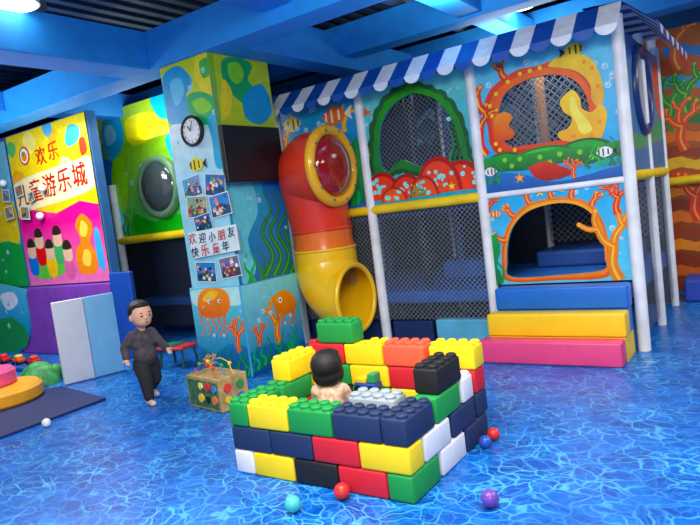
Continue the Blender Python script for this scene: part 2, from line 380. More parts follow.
B.poly([(250,356),(270,344),(290,348),(306,338),(310,356),(256,390)],((35,125,190),(16,80,145)),rag=.02)
for x in (258,268,282,294): B.weed((x,370-(x-258)*.6),.25,(40,160,70),3,.04,.05)
B.bubbles((256,292,300,330),7,.026)
struct(B.build('trim_5'))
# ------------------------------------------------------------ main play structure
YF=gnd(645,350).y
def pf(x,y): return pl(x,y,1,YF)
X4=gnd(645,350).x; X3=pf(494,298).x; X2=pf(386,325).x; X1=pf(276,112).x
ZT=(pf(610,22).z+pf(468,72).z)/2; ZM=pf(424,204).z; YBK=7.35
ps=empty('play_structure',((X1+X4)/2,YF,0),'large two level ocean themed play structure with striped awning, netting and painted panels','play structure')
for x,y in ((X4,YF),(X3,YF),(X2,YF),(X1,YF),(X4,YBK),(X3,YBK),(X2,YBK),(X1,YBK),(X4,(YF+YBK)/2)):
    MB().cyl((x,y,0),(x,y,ZT+.1),.05 if y==YF else .04,n=16).build('post',M_WHITE,ps,True)
for a,b in (((X1,YF,ZM),(X2,YF,ZM)),((X2,YF,ZM),(X3,YF,ZM)),((X4,YF,ZM+.02),(X4,YBK,ZM+.02))):
    MB().cyl(a,b,.048,n=14).build('rail',M_YEL,ps,True)
MB().cyl((X3,YF,ZM-.0),(X4,YF,ZM),.03,n=12).build('rail',M_WHITE,ps,True)
MB().box((X1,YF+.06,ZM-.1),(X4-.05,YBK,ZM-.02),.02).build('upper_deck',mat('deck_blue',(14,48,112),.6),ps)
DK=mat('deck_mid_blue',(22,96,188),.55)
MB().box((X1,YF+.07,.42),(X3-.02,YBK,.54),.02).build('lower_deck',DK,ps)
MB().box((X3,YF+.07,.42),(X4-.05,YBK,.59),.02).build('lower_deck',DK,ps)
MB().box((X3+.1,YF+1.0,.59),(X4-.2,YBK-.15,.76),.03).build('inner_pad',mat('deck_step_blue',(18,72,150)),ps)
MB().box((X3-.65,YF+.02,.0),(X3-.05,YF+.12,.26),.02).build('kick_pad',mat('cyan_pad',(90,180,215),.5),ps)
MB().box((X2+.05,YF+.05,.0),(X3-.7,YF+.12,.24),.02).build('kick_pad',mat('navy_pad',(16,44,94),.5),ps)
MB().box((X1+.05,YF+.05,.0),(X2-.05,YF+.12,.24),.02).build('kick_pad',mat('navy_pad',(16,44,94),.5),ps)
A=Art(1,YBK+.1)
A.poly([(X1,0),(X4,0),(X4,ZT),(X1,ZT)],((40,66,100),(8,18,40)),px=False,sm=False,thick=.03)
for i in range(34):
    x=random.uniform(X1+.2,X4-.2); z=random.uniform(ZM+.1,ZT-.2); r=random.uniform(.05,.2)
    A.poly([(x+r*random.uniform(.6,1.4)*math.cos(k),z+r*random.uniform(.6,1.4)*math.sin(k)) for k in [j*1.05 for j in range(6)]],random.choice([(50,120,145),(36,100,115),(120,170,180),(36,74,130),(46,120,92)]),px=False)
for i in range(14):
    x=random.uniform(X1+.2,X4-.2); z=random.uniform(.6,ZM-.3); r=random.uniform(.05,.15)
    A.poly([(x+r*random.uniform(.6,1.4)*math.cos(k),z+r*random.uniform(.6,1.4)*math.sin(k)) for k in [j*1.05 for j in range(6)]],random.choice([(16,50,104),(80,54,36),(26,60,90)]),px=False)
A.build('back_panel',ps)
for x,y,c in ((X2+.5,6.4,(30,60,120)),(X3+.3,6.5,(205,130,40)),(X3+.85,6.9,(50,130,160)),(X1+.6,6.5,(30,60,120)),(X2+1.0,6.0,(25,32,52)),(X2+.3,5.95,(25,32,52))):
    MB().cyl((x,y,ZM if c[0]==205 else 0),(x,y,ZT),.05,n=12).build('inner_post',mat('pad_%d_%d_%d'%c,c,.5),ps,True)
MB().box((X2+.3,6.3,.54),(X2+.9,6.8,.74),.04).build('inner_pad',DK,ps)
MB().box((X2+.15,6.1,ZM-.02),(X3-.2,6.9,ZM+.22),.05).build('inner_pad',mat('pad_teal',(40,120,145),.5),ps)
NW=.0030; NC=.05
net('net',1,YF+.02,X2+.04,X3-.04,.26,ZM-.04,NC,NW,M_NET,ps)
net('net',1,YF+.02,X1+.04,X2-.04,.26,ZM-.04,NC,NW,M_NET,ps)
net('net',1,YF+.035,X2+.04,X3-.04,ZM+.04,ZT,NC,NW*.85,M_NET,ps)
net('net',1,YF+.035,X3+.04,X4-.04,ZM+.04,ZT,NC,NW,M_NET,ps)
net('net',1,YBK-.1,X1+.04,X4-.04,ZM+.04,ZT,.09,.005,M_NETD,ps)
net('net',1,YBK-.12,X3+.04,X4-.04,.78,ZM-.12,.07,.005,M_NET,ps)
net('net',0,X4-.0,YF+.05,YBK-.05,.1,ZM-.03,NC,NW,M_NET,ps)
net('net',1,6.3,X3+.04,X4-.04,ZM+.04,ZT,.08,.005,M_NET,ps)
def opening(A,pts,n=6): return smooth_loop([A.uv(p) for p in pts],n)
def ring(A,pts,col,o,rag=0): A.poly(pts,col,holes=[o],rag=rag)
# ---- upper right panel (coral window)
A=Art(1,YF-.01,(X3+.045,X4-.045,ZM+.02,ZT)); r=A.rect
o=opening(A,[(499,112),(505,94),(522,82),(546,75),(568,77),(582,88),(589,106),(588,124),(578,136),(555,141),(528,145),(509,146),(500,132)])
A.poly([(r[0],r[2]),(r[1],r[2]),(r[1],r[3]),(r[0],r[3])],((120,212,242),(60,165,225)),holes=[o],px=False,sm=False,thick=.03)
A.bubbles((474,72,490,150),8,.03).bubbles((594,48,618,150),8,.03).bubbles((500,56,560,68),6,.025)
ring(A,[(488,128),(484,108),(490,90),(504,78),(520,69),(536,66),(556,60),(576,62),(590,74),(598,92),(602,112),(600,132),(588,144),(560,149),(525,153),(500,155),(490,144)],((240,74,38),(212,42,30)),o)
ring(A,[(492,126),(489,108),(495,93),(508,82),(524,74),(546,68),(566,69),(581,77),(591,92),(596,110),(595,128),(584,140),(558,145),(526,149),(504,151),(495,142)],((252,116,52),(236,70,40)),o)
A.coral((486,156),.5,(228,50,32),(252,190,80),98,3,w=.1); A.coral((484,112),.3,(230,56,34),(252,190,80),110,2,w=.09); A.coral((505,78),.2,(232,60,36),(252,190,80),110,2,w=.07)
A.poly([(548,66),(560,56),(576,54),(590,58),(600,74),(604,94),(600,108),(592,100),(590,84),(578,72),(562,68)],((253,214,46),(242,165,22)))
A.poly([(566,94),(573,90),(580,98),(582,108),(592,112),(600,104),(607,112),(604,132),(596,142),(580,142),(562,140),(558,133),(568,128),(572,118),(564,112),(560,102)],((253,216,42),(243,168,24)))
A.poly([(570,98),(575,98),(579,110),(588,120),(592,130),(582,134),(576,122),(571,112)],(254,236,120))
A.poly([(494,120),(504,112),(513,117),(509,125),(515,134),(508,140),(497,138)],((252,150,50),(238,84,34)))
for q in ((490,106),(492,116),(496,144),(520,74),(540,68),(496,94),(508,82),(530,71),(500,150),(515,150)): A.disc(q,.018,(253,216,90))
for q in ((592,68),(598,86),(584,62),(600,122),(592,136),(574,136)): A.disc(q,.015,(250,140,40))
A.mound((505,166),.2,.12,(60,175,66),(20,100,50)); A.mound((585,154),.24,.13,(50,165,64),(18,92,48)); A.mound((545,161),.3,.13,(90,192,76),(30,120,52))
A.poly([(478,162),(500,156),(530,154),(560,149),(600,145),(622,140),(624,152),(600,160),(585,164),(560,162),(530,169),(500,171),(484,170)],((50,165,64),(14,92,48)),rag=.02)
for q in ((505,160),(520,159),(540,157),(560,154),(580,152),(600,149),(512,166),(550,162),(592,157)): A.disc(q,.022,(130,212,80))
A.poly([(530,168),(545,162),(560,166),(572,172),(560,178),(540,180)],((228,70,50),(170,34,40)),rag=.012)
A.poly([(478,174),(520,174),(560,181),(625,164),(625,175),(480,195)],((50,130,205),(18,85,170)),rag=.012)
A.weed((490,184),.2,(30,140,70),5,.03); A.weed((606,166),.22,(30,150,70),6,.03); A.coral((575,178),.18,(238,80,50),(252,180,110)); A.star((520,178),.05,(245,140,40),(252,200,90))
fish(A,(605,152),.13,(240,240,240),(20,20,25),-1); fish(A,(574,50),.16,(250,210,40),(20,20,25)); fish(A,(491,172),.12,(240,240,240),(30,30,40))
A.build('coral_panel',ps)
# ---- upper middle panel (green cave)
A=Art(1,YF-.01,(X2+.045,X3-.045,ZM+.04,ZT)); r=A.rect
o=opening(A,[(382,168),(379,148),(381,125),(392,106),(410,94),(424,95),(440,103),(454,124),(461,150),(462,162),(440,160),(420,166),(402,160),(390,170)])
A.poly([(r[0],r[2]),(r[1],r[2]),(r[1],r[3]),(r[0],r[3])],((120,214,214),(56,170,190)),holes=[o],px=False,sm=False,thick=.03)
A.bubbles((360,84,378,130),8,.026).bubbles((444,82,470,120),8,.026).bubbles((385,82,440,90),4,.02)
A.coral((366,196),.55,(240,118,40),(253,190,100),100,3,w=.09); A.coral((360,135),.3,(236,80,50),(252,170,110),80)
ring(A,[(374,180),(370,150),(373,120),(385,97),(408,84),(428,86),(448,97),(463,120),(470,150),(471,172),(440,172),(420,176),(400,172),(386,182)],((26,112,50),(10,72,36)),o,.03)
ring(A,[(376,174),(374,150),(377,122),(388,101),(408,88),(426,90),(445,100),(459,122),(466,150),(467,168),(440,168),(420,172),(400,168),(386,176)],((64,168,58),(24,116,50)),o,.018)
A.weed((462,176),.5,(26,125,50),4,.035,.05); A.weed((372,196),.42,(34,145,66),4,.035,.05)
A.L+=5
DOT=(150,232,228)
A.mound((384,200),.22,.28,(240,68,44),(172,26,28),DOT,11); A.mound((462,190),.24,.28,(240,68,44),(172,26,28),DOT,11)
A.mound((440,192),.24,.34,(244,76,48),(182,30,30),DOT,12); A.mound((408,198),.2,.24,(236,60,40),(168,26,28),DOT,10); A.mound((425,196),.16,.2,(248,92,58),(190,38,34),DOT,8); A.mound((395,201),.15,.14,(248,108,70),(194,44,36),DOT,6)
A.weed((418,196),.12,(50,160,80),5,.02,.03); A.star((452,186),.045,(250,190,50),(255,230,130))
A.build('cave_panel',ps)
# ---- upper left panel
A=Art(1,YF-.01,(X1+.045,X2-.045,ZM+.04,ZT)); r=A.rect
A.poly([(r[0],r[2]),(r[1],r[2]),(r[1],r[3]),(r[0],r[3])],((70,170,230),(34,110,200)),px=False,sm=False,thick=.03)
A.coral((290,160),.5,(246,122,36),(253,200,100),95,3,w=.1); A.coral((345,132),.3,(242,175,40),(253,220,120),80)
fish(A,(334,116),.3,(246,112,30),(250,235,220),-1); fish(A,(292,125),.25,(250,205,50),(30,60,130))
A.poly([(350,150),(357,140),(364,190),(352,205),(345,180)],(30,140,80),rag=.02)
A.bubbles((286,106,352,140),10,.03); A.weed((358,204),.5,(34,150,70),3,.04,.06)
A.build('fish_panel',ps)
# ---- lower right panel (arch over the steps)
A=Art(1,YF-.01,(X3+.045,X4-.045,.59,ZM-.03)); r=A.rect
o=opening(A,[(511,277),(507,262),(508,242),(514,225),(527,212),(546,205),(566,203),(584,208),(597,221),(603,240),(605,258),(603,270),(560,275)],5)
A.poly([(r[0],r[2]),(r[1],r[2]),(r[1],r[3]),(r[0],r[3])],((84,185,236),(120,212,238)),holes=[o],px=False,sm=False,thick=.03)
A.bubbles((486,200,500,270),8,.026).bubbles((608,180,622,260),6,.025).bubbles((520,186,590,196),6,.022)
ring(A,[(508,281),(502,262),(503,240),(510,222),(524,206),(545,199),(566,197),(587,202),(601,217),(608,238),(610,258),(607,277),(560,280)],((248,130,44),(232,88,34)),o)
ring(A,[(510,279),(504.5,262),(505.5,241),(512,224),(525.5,209),(545,202),(566,200),(586,205),(599,219),(605.5,239),(607.5,258),(605,274),(560,278)],((253,180,80),(244,130,50)),o)
for x,y,a in ((514,216,130),(530,203,110),(552,198,95),(572,198,80),(592,206,60),(506,240,160)): A.coral((x,y),.17,(238,84,40),(253,190,100),a,2,w=.06)
A.coral((620,280),.62,(242,132,38),(253,205,100),95,3,w=.1); A.coral((488,226),.3,(224,52,34),(252,160,100),85,3); A.coral((618,214),.3,(228,60,36),(252,170,100),85,3,w=.06)
A.poly([(488,246),(496,234),(500,250),(497,265),(503,281),(492,288),(490,266)],((50,165,85),(22,110,65)),rag=.015)
A.weed((496,283),.35,(30,150,75),4,.03,.04); A.star((540,192),.05,(250,200,50),(255,235,140)); A.star((612,190),.05,(222,50,50),(252,150,110))
fish(A,(496,214),.11,(242,132,30),(250,240,230)); fish(A,(562,188),.1,(250,220,70),(40,60,120))
A.build('arch_panel',ps)
# ---- side panel on the right
A=Art(0,X4+.02,(YF+.04,YBK-.04,ZM+.04,ZT)); r=A.rect
c=A.uv((641,90)); o=[(c[0]+.36*math.cos(k/24*6.283),c[1]+.36*math.sin(k/24*6.283)) for k in range(24)]
A.poly([(r[0],r[2]),(r[1],r[2]),(r[1],r[3]),(r[0],r[3])],((100,150,190),(50,120,170)),holes=[o],px=False,sm=False,thick=.03)
A.poly([(622,20),(632,30),(634,50),(624,60)],(60,120,200)); A.poly([(652,70),(664,60),(668,100),(660,120)],(225,90,50)); A.poly([(625,120),(640,135),(660,120),(668,135),(630,150)],(50,160,110))
A.build('side_panel',ps)
MB().torus((X4+.03,c[0],c[1]),(1,0,0),.37,.035).build('porthole_ring',mat('dark_blue_gloss',(35,60,115),.3),ps,True)
MB().cyl((X4-.01,c[0],c[1]),(X4+.02,c[0],c[1]),.35,n=32).build('porthole',mat('grey_plastic_glass',(150,170,182),.3),ps,True)
# ---- awning
def awning(P0,P1,out,name):
    A=Paint3(); P0=Vector(P0);P1=Vector(P1); L=(P1-P0).length; n=int(round(L/.165)); w=L/n; d=(P1-P0)/L; out=Vector(out)
    drop=.20
    for i in range(n):
        c=(24,84,172) if i%2==0 else (240,243,246)
        a=P0+d*(w*i); b=P0+d*(w*(i+1)); dn=out*.22-zz*drop
        A.face([a,b,b+dn,a+dn],[c]*4)
        s=[a+dn]+[a+dn+d*(w/2-w/2*math.cos(t))-zz*(.075*math.sin(t))+out*.012 for t in [k/8*math.pi for k in range(9)]]+[b+dn]
        A.face(s,[c]*len(s))
        up=-out*.3+zz*.02; A.face([a,b,b+up,a+up],[c]*4)
    return A.build(name,ps)
ZA=pf(610,8).z+.02
awning((X1-.05,YF-.05,ZA),(X4+.06,YF-.05,ZA),(0,-1,0),'awning')
awning((X4+.06,YF-.05,ZA),(X4+.06,YBK,ZA),(1,0,0),'awning')
# ------------------------------------------------------------ foam steps
st=empty('foam_steps',(X4-.6,YF-.35,0),'three foam steps, pink then yellow then blue, below the arched opening','steps')
xl=gnd(482,362).x; y0=4.9
dp=(YF-.06-y0)/3
for i,(c,x0,x1) in enumerate((((232,72,130),xl,X4-.06),((252,206,24),xl+.03,X4-.05),((24,108,205),xl+.06,X4-.05))):
    MB().box((x0,y0+dp*i,.195*i+.002),(x1,y0+dp*(i+1)-.001 if i<2 else YF-.06,.195*(i+1)),.018).build('step',mat('step_%d'%i,c,.4,var=.06),st,True)
    if i: MB().box((x0+.01,y0+dp*i+.01,.002),(x1-.01,YF-.065,.195*i)).build('step_core',mat('step_%d'%i,c,.4),st)
# ------------------------------------------------------------ tube slide
wc=pl(332,166,1,5.08); xw=wc.x; zw=wc.z; rW=.37
x2=-3.92; y2=5.20; rT=.30; rY=.335
ts=empty('tube_slide',(x2,y2,0),'enclosed tube slide, orange red bend with round window above a yellow exit','slide')
P=[];rad=[]
for t in (0,.1,.22): P.append((xw-.03-t,5.08,zw)); rad.append(rW)
e0=Vector(P[-1]); e1=Vector((x2,y2,zw-.62))
for k in range(1,13):
    t=k/12; c1=Vector((x2-.05,y2-.04,zw)); q=e0*(1-t)**2+c1*2*t*(1-t)+e1*t*t; P.append(tuple(q)); rad.append(rW+(rT+.01-rW)*t)
MB().sweep(P,rad,30).build('red_bend',mat('red_fibreglass',(232,56,28),.28,coat=.3,var=.04),ts,True)
z2=e1.z; ZY=z2-.2
MB().sweep([(x2,y2,z2+.02),(x2,y2,(z2+ZY)/2),(x2,y2,ZY)],[rT+.01,rT+.005,rT+.02],28).build('orange_section',mat('orange_fibreglass',(242,112,28),.28,coat=.3,var=.04),ts,True)
ec=pl(352,298,1,5.1); xe=ec.x; ze=ec.z
P=[(x2,y2,ZY),(x2,y2,ZY-.06),(x2,y2,ZY-.16)]; rad=[rT+.02,rT+.025,rY-.01]
zq=ZY-.16
for k in range(1,15):
    a=k/14*math.pi/2; P.append((x2+(xe-x2)*(1-math.cos(a))**.85,y2-.10*k/14,zq-(zq-ze)*math.sin(a))); rad.append(rY)
P.append((xe+.05,y2-.10,ze)); rad.append(rY)
MB().sweep(P,rad,32).build('yellow_exit',mat('yellow_fibreglass',(252,198,14),.28,coat=.3,var=.04),ts,True)
MB().torus((xe+.05,y2-.10,ze),(1,0,0),rY,.028).build('exit_lip',mat('yellow_fibreglass',(252,198,14)),ts,True)
MB().torus((x2,y2,z2),(0,0,1),rT+.012,.012).build('flange',MATS['red_fibreglass'],ts,True)
MB().torus((x2,y2,ZY),(0,0,1),rT+.022,.014).build('flange',MATS['yellow_fibreglass'],ts,True)
MB().torus((xw,5.08,zw),(1,0,0),.355,.055,40).build('window_ring',mat('yellow_gloss',(252,184,26),.25,coat=.4,var=.03),ts,True)
MB().sph((xw-.02,5.08,zw),(.15,.31,.31),28).build('window_dome',mat('dark_red_glaze',(165,26,22),.12,coat=1,var=.03),ts,True)
for k in range(10):
    a=k/10*6.283; MB().cyl((xw+.05,5.08+.355*math.cos(a),zw+.355*math.sin(a)),(xw+.068,5.08+.355*math.cos(a),zw+.355*math.sin(a)),.014,n=8).build('bolt',mat('steel',(170,170,175),.3,.9),ts)
# ------------------------------------------------------------ left play structure behind column
YB=YF
xa=pl(122,240,1,YB).x; lp=empty('play_structure',(xa,YB,0),'green painted play structure with a round porthole, behind the mural column','play structure')
zr=pl(123,241,1,YB).z
MB().cyl((xa,YB-.03,0),(xa,YB-.03,2.2),.055,n=14).build('post',M_WHITE,lp,True)
MB().cyl((xa,YB-.03,zr),(X1-.1,YB-.03,zr),.055,n=14).build('rail',M_YEL,lp,True)
MB().cyl((X1-.45,YB,0),(X1-.45,YB,3.0),.05,n=14).build('post',M_WHITE,lp,True)
A=Art(1,YB,(xa-1.3,X1-.1,zr+.04,3.2)); r=A.rect
A.poly([(r[0],r[2]),(r[1],r[2]),(r[1],r[3]),(r[0],r[3])],((180,222,50),(80,195,110)),px=False,sm=False,thick=.03)
A.poly([(86,116),(100,112),(108,130),(98,150),(90,145)],(255,238,60)); A.poly([(102,122),(118,116),(124,140),(114,160),(104,150)],(60,195,235)); A.poly([(94,165),(110,160),(118,185),(104,200),(98,190)],(50,140,225))
A.poly([(112,165),(122,158),(128,190),(124,215),(114,200)],(160,235,70)); A.poly([(100,205),(115,200),(126,225),(122,240),(106,236)],(120,228,240))
A.poly([(126,120),(150,112),(162,125),(150,140),(130,144)],(252,245,80)); A.poly([(165,140),(180,130),(190,160),(182,175)],(80,205,235)); A.poly([(135,215),(155,222),(180,214),(192,226),(136,240)],(60,180,60),rag=.02)
A.poly([(150,96),(176,92),(182,112),(160,118)],(80,210,230)); A.poly([(104,128),(112,126),(116,138),(108,146)],(160,232,250)); A.poly([(88,170),(96,180),(94,210),(88,215)],(250,235,70))
A.weed((130,236),.4,(50,160,70),5,.05,.08); A.bubbles((100,160,185,220),12,.05)
A.build('mural_panel',lp)
c=pl(159,187,1,YB-.03)
MB().torus(c,(0,1,0),.36,.055).build('porthole_ring',mat('green_gloss',(96,140,100),.3),lp,True)
MB().sph(c,(.34,.12,.34),24).build('porthole_dome',mat('smoked_dome',(62,74,74),.15,coat=1),lp,True)
net('net',1,YB,xa+.05,X1-.1,.2,zr-.04,.07,.005,M_NETD,lp)
MB().box((xa,YB+.5,0),(X1-.1,YB+.6,zr-.02)).build('inner_pad',mat('navy_pad',(16,44,94)),lp)
MB().box((xa,YB+.1,.45),(X1-.1,YB+.5,.55),.02).build('lower_deck',DK,lp)
MB().box((X1-.95,YB-.12,0),(X1-.4,YB-.06,1.3),.02).build('green_pad',mat('green_pad',(50,150,75),.5),lp)
# ------------------------------------------------------------ poster wall (left)
YW=4.6
xr=pl(113,280,1,YW).x
struct(MB().box((-11.8,YW,0),(xr,YW+.12,ZB)).build('wall_poster',mat('wall_mid_blue',(50,110,175),.6)))
zp=pl(112,282,1,YW).z
pp=tag(MB().box((-11.7,YW-.07,0),(xr+.0,YW-.005,zp),.02).build('wall_pad',mat('purple_vinyl',(132,66,178),.45)),'purple padded wall panel beneath the yellow and pink banner','wall pad')
bp=tag(MB().box((xr+.02,YW-.07,0),(xr+.42,YW,zp+.12),.02).build('wall_pad',mat('royal_vinyl',(20,76,170),.45)),'royal blue padded panel at the right end of the purple padding','wall pad')
bn=empty('banner',(xr-.9,YW-.02,1.0),'yellow and pink banner with red Chinese lettering on the left wall','banner')
A=Art(1,YW-.02)
a0=A.uv((80,113)); u1=xr-.02; u0=u1-1.85; z0=zp+.02; z1=a0[1]
A.rect=(u0,u1,z0,z1); dz=z1-z0
def bq(a,b): return (u0+(u1-u0)*a,z0+dz*b)
def BP(l,c,**k): A.poly([bq(*q) for q in l],c,px=False,**k)
BP([(0,0),(1,0),(1,1),(0,1)],((253,224,30),(250,205,44)),sm=False,thick=.01)
for (a,b,c_,s_) in ((.08,.7,(252,180,60),.09),(.3,.93,(255,240,140),.08),(.62,.9,(252,190,70),.07),(.93,.62,(255,240,140),.06),(.7,.72,(255,244,150),.08),(.05,.92,(110,200,120),.06),(.55,.98,(110,190,230),.06)):
    BP([(a-s_,b),(a-.3*s_,b+.8*s_),(a+.8*s_,b+.5*s_),(a+s_,b-.3*s_),(a,b-s_)],c_)
BP([(0,0),(1,0),(1,.46),(.8,.5),(.5,.45),(.2,.5),(0,.46)],((240,66,146),(246,140,195)),sm=False)
BP([(.66,.08),(.72,.05),(.86,.06),(.9,.16),(.84,.24),(.9,.34),(.8,.42),(.7,.36),(.74,.26),(.66,.2)],(248,142,36))
BP([(.74,.3),(.8,.28),(.84,.34),(.78,.38)],(252,215,110)); BP([(.72,.12),(.8,.1),(.83,.18),(.76,.2)],(252,215,110)); BP([(.9,.1),(.97,.08),(.96,.3),(.9,.3)],(100,180,235))
BP([(.1,.06),(.3,.04),(.5,.08),(.56,.2),(.46,.3),(.3,.24),(.16,.3),(.06,.2)],(110,200,90))
for k,(a,b) in enumerate(((.1,.24),(.22,.3),(.34,.22),(.46,.3),(.56,.2))):
    BP([(a-.05,b-.16),(a+.05,b-.16),(a+.055,b-.04),(a-.055,b-.04)],((70,130,210),(230,70,70),(250,200,60),(90,180,110),(230,120,170))[k])
    BP([(a-.045,b-.05),(a+.045,b-.05),(a+.05,b+.03),(a,b+.06),(a-.05,b+.03)],(240,200,170)); BP([(a-.052,b+.02),(a+.052,b+.02),(a+.03,b+.07),(a-.03,b+.07)],(50,35,30))
BP([(.74,.86),(.8,.83),(.9,.86),(.92,.93),(.8,.95)],(90,190,220)); BP([(.9,.76),(.97,.78),(.96,.86),(.9,.85)],(230,80,60))
# pale backing band, then clean red glyphs
BP([(.01,.52),(.2,.5),(.98,.56),(.99,.735),(.8,.74),(.02,.69)],(255,246,190))
for i,ch_ in enumerate('儿童游乐城'):
    q=bq(.02+.185*i,.545+.012*i)
    for dx,dz_ in ((0,0),(.006,0),(0,.005)): A.text(ch_,(q[0]+dx,q[1]+dz_),.315,(208,14,22),px=False,rot=.03,bold=0)
for i,ch_ in enumerate('欢乐'):
    q=bq(.36+.16*i,.775+.01*i)
    for dx,dz_ in ((0,0),(.006,0)): A.text(ch_,(q[0]+dx,q[1]+dz_),.25,(208,14,22),px=False,rot=.03,bold=0)
eb=bq(.22,.85); A.disc(eb,.12,(215,30,36),n=24,px=False); A.disc(eb,.098,(255,250,235),n=24,px=False); A.disc((eb[0],eb[1]-.01),.065,(250,150,40),n=18,px=False); A.disc((eb[0]-.02,eb[1]+.03),.032,(70,170,90),n=12,px=False)
A.build('printed_sheet',bn)
A=Art(1,YW-.02,(-11.7,u0-.05,zp+.02,ZB-.05)); r=A.rect
A.poly([(r[0],r[2]),(r[1],r[2]),(r[1],r[3]),(r[0],r[3])],((140,205,215),(80,160,210)),px=False,sm=False,thick=.01)
A.poly([(-20,200),(5,190),(20,230),(10,260),(-20,270)],(240,212,80)); A.poly([(-10,250),(20,245),(35,280),(-10,290)],(60,170,85),rag=.03)
A.bubbles((-5,205,20,280),8,.04)
tag(A.build('banner'),'teal mural sheet left of the yellow and pink banner','banner')
CY=YW-.05
for i,(px,py,w_,h_,rt_,lab) in enumerate(((6,196,7,7,-.1,'upper left card of the small picture card cluster at the left wall'),(19,191,7,6,.1,'upper middle card of the picture card cluster, touching the banner edge'),(31,197,5,5,.2,'upper right card of the picture card cluster, over the banner'),(9,213,8,7,.05,'lower left card of the small picture card cluster'),(25,213,8,7,-.12,'lower middle card, largest of the picture card cluster'))):
    A=Art(1,CY-.006*i); c0=A.uv((px,py)); s_=w_/72; t_=h_/78
    def rr(a,b): return (c0[0]+a*s_*math.cos(rt_)-b*t_*math.sin(rt_),c0[1]+a*s_*math.sin(rt_)+b*t_*math.cos(rt_))
    A.poly([rr(-1,-1),rr(1,-1),rr(1,1),rr(-1,1)],(236,238,236),px=False,sm=False,thick=.004)
    A.poly([rr(-.85,-.8),rr(.85,-.8),rr(.85,.85),rr(-.85,.85)],random.choice([(120,160,190),(150,140,110),(110,130,120)]),px=False,sm=False)
    for _ in range(8):
        a=random.uniform(-.75,.35); b=random.uniform(-.7,.4); A.poly([rr(a,b),rr(a+.4,b),rr(a+.38,b+.4),rr(a,b+.4)],random.choice([(120,140,110),(190,120,90),(90,120,160),(60,60,70),(220,190,140)]),px=False,n=2)
    tag(A.build('picture_card'),lab,'card','picture cards on the left wall')
for i,(px,py,lab) in enumerate(((3,183,'white wall ball above the upper left picture card'),(42,188,'white wall ball right of the picture cards, over the banner'),(40,216,'white wall ball at the lower right of the picture cards'))):
    p=pl(px,py,1,YW-.08); tag(MB().sph(p,.05,16).build('wall_ball',M_WHITE,smooth=True),lab,'ball','white balls around the picture cards')
fa=gnd(65,386); fb=gnd(125,371); dd=(fb-fa); L=dd.length; ang=math.atan2(dd.y,dd.x); hz=.88
fm=empty('folding_mat',(fa+fb)/2,'folding foam mat, white and pale blue halves, standing against purple padding','foam mat',rz=ang)
for k,(a,b,c) in enumerate(((-L/2,-.002,(222,226,232)),(.002,L/2,(122,190,232)))):
    MB().box((a,.0,.01),(b,.045,hz),.008,).build('mat_panel',mat('mat_%d'%k,c,.45,var=.05),fm,True,local=True)
# ------------------------------------------------------------ floor mat and soft stools
P=[gnd(106,400),gnd(-70,466),gnd(-140,425),gnd(62,388)]
tag(MB().prism([(p.x,p.y) for p in P],0.001,.022).build('floor_mat',mat('dark_mat',(8,34,96),.7)),'dark navy play mat under the round yellow and pink stools','mat')
c=gnd(0,405); c=Vector((c.x-.05,c.y,0))
def drum(name,c,r,z0,z1,m_,label,cat):
    mb=MB(); n=36; prof=[(0,z0),(r-.02,z0),(r,z0+.02),(r,z1-.03),(r-.03,z1),(0,z1)]
    rs=[[mb.bm.verts.new((c.x+max(a,.001)*math.cos(k/n*6.283),c.y+max(a,.001)*math.sin(k/n*6.283),z)) for k in range(n)] for a,z in prof]
    for i in range(len(rs)-1):
        for k in range(n): mb.bm.faces.new((rs[i][k],rs[i][(k+1)%n],rs[i+1][(k+1)%n],rs[i+1][k]))
    return tag(mb.build(name,m_,smooth=True),label,cat)
drum('soft_stool',c,.42,.023,.17,mat('amber_vinyl',(240,168,34),.4),'wide round yellow foam disc on the dark mat at the left edge','soft stool')
drum('soft_stool',c+Vector((-.14,.02,0)),.25,.171,.33,mat('pink_vinyl',(228,84,146),.4),'smaller pink foam drum stacked on the yellow disc','soft stool')
g=gnd(40,386)
mb=MB(); mb.sph((g.x-.12,g.y+.08,.0),(.26,.2,.24),24)
for q in ((-.22,.02,.14),(.0,.12,.12),(-.1,-.02,.16)): mb.sph((g.x-.12+q[0]+.1,g.y+.08+q[1],q[2]-.02),(.1,.09,.09),14)
mb.cutfloor(); tag(mb.build('foam_mound',mat('mound_green',(60,150,80),.6,var=.5,scale=14),smooth=True),'mottled green foam mound beside the standing white mat','foam mound')
by=g.y+.5; bl=pl(2,366,1,by).x; br_=pl(42,360,1,by).x; bz=pl(20,364,1,by).z
bb=empty('toy_bench',((bl+br_)/2,by,0),'low blue bench carrying red toys behind the green mound','bench')
MB().box((bl-.3,by-.14,bz-.04),(br_,by+.14,bz),.012).build('bench_top',mat('bench_blue',(30,90,170),.5),bb)
for x in (bl-.25,br_-.05):
    for y in (by-.1,by+.1): MB().cyl((x,y,0),(x,y,bz-.04),.02,n=10).build('leg',mat('bench_blue',(30,90,170)),bb,True)
for i,(px,c_,n_,pos) in enumerate(((4,(220,36,34),'red','leftmost'),(19,(236,80,34),'orange red','middle'),(34,(214,30,44),'crimson','rightmost'))):
    x=pl(px,360,1,by).x; t=empty('toy_car',(x,by,bz),pos+' small '+n_+' toy car on the low bench behind the mound','toy','toy cars on the bench')
    m_=mat('toycar_'+n_,c_,.35)
    MB().box((-.085,-.05,.025),(.085,.05,.075),.016).build('car_body',m_,t,True,local=True); MB().box((-.045,-.042,.075),(.04,.042,.12),.018).build('cab',mat('toycar_cab_%d'%i,((235,70,60),(250,200,60),(240,90,40))[i],.35),t,True,local=True)
    for sx in (-.05,.05):
        for sy in (-1,1): MB().cyl((sx,sy*.045,.026),(sx,sy*.06,.026),.025,n=14).build('wheel',M_BLACK,t,True,local=True)
A=Art(1,YW-.09,(-11.6,-8.2,.0,zp+.6)); A.rect=None
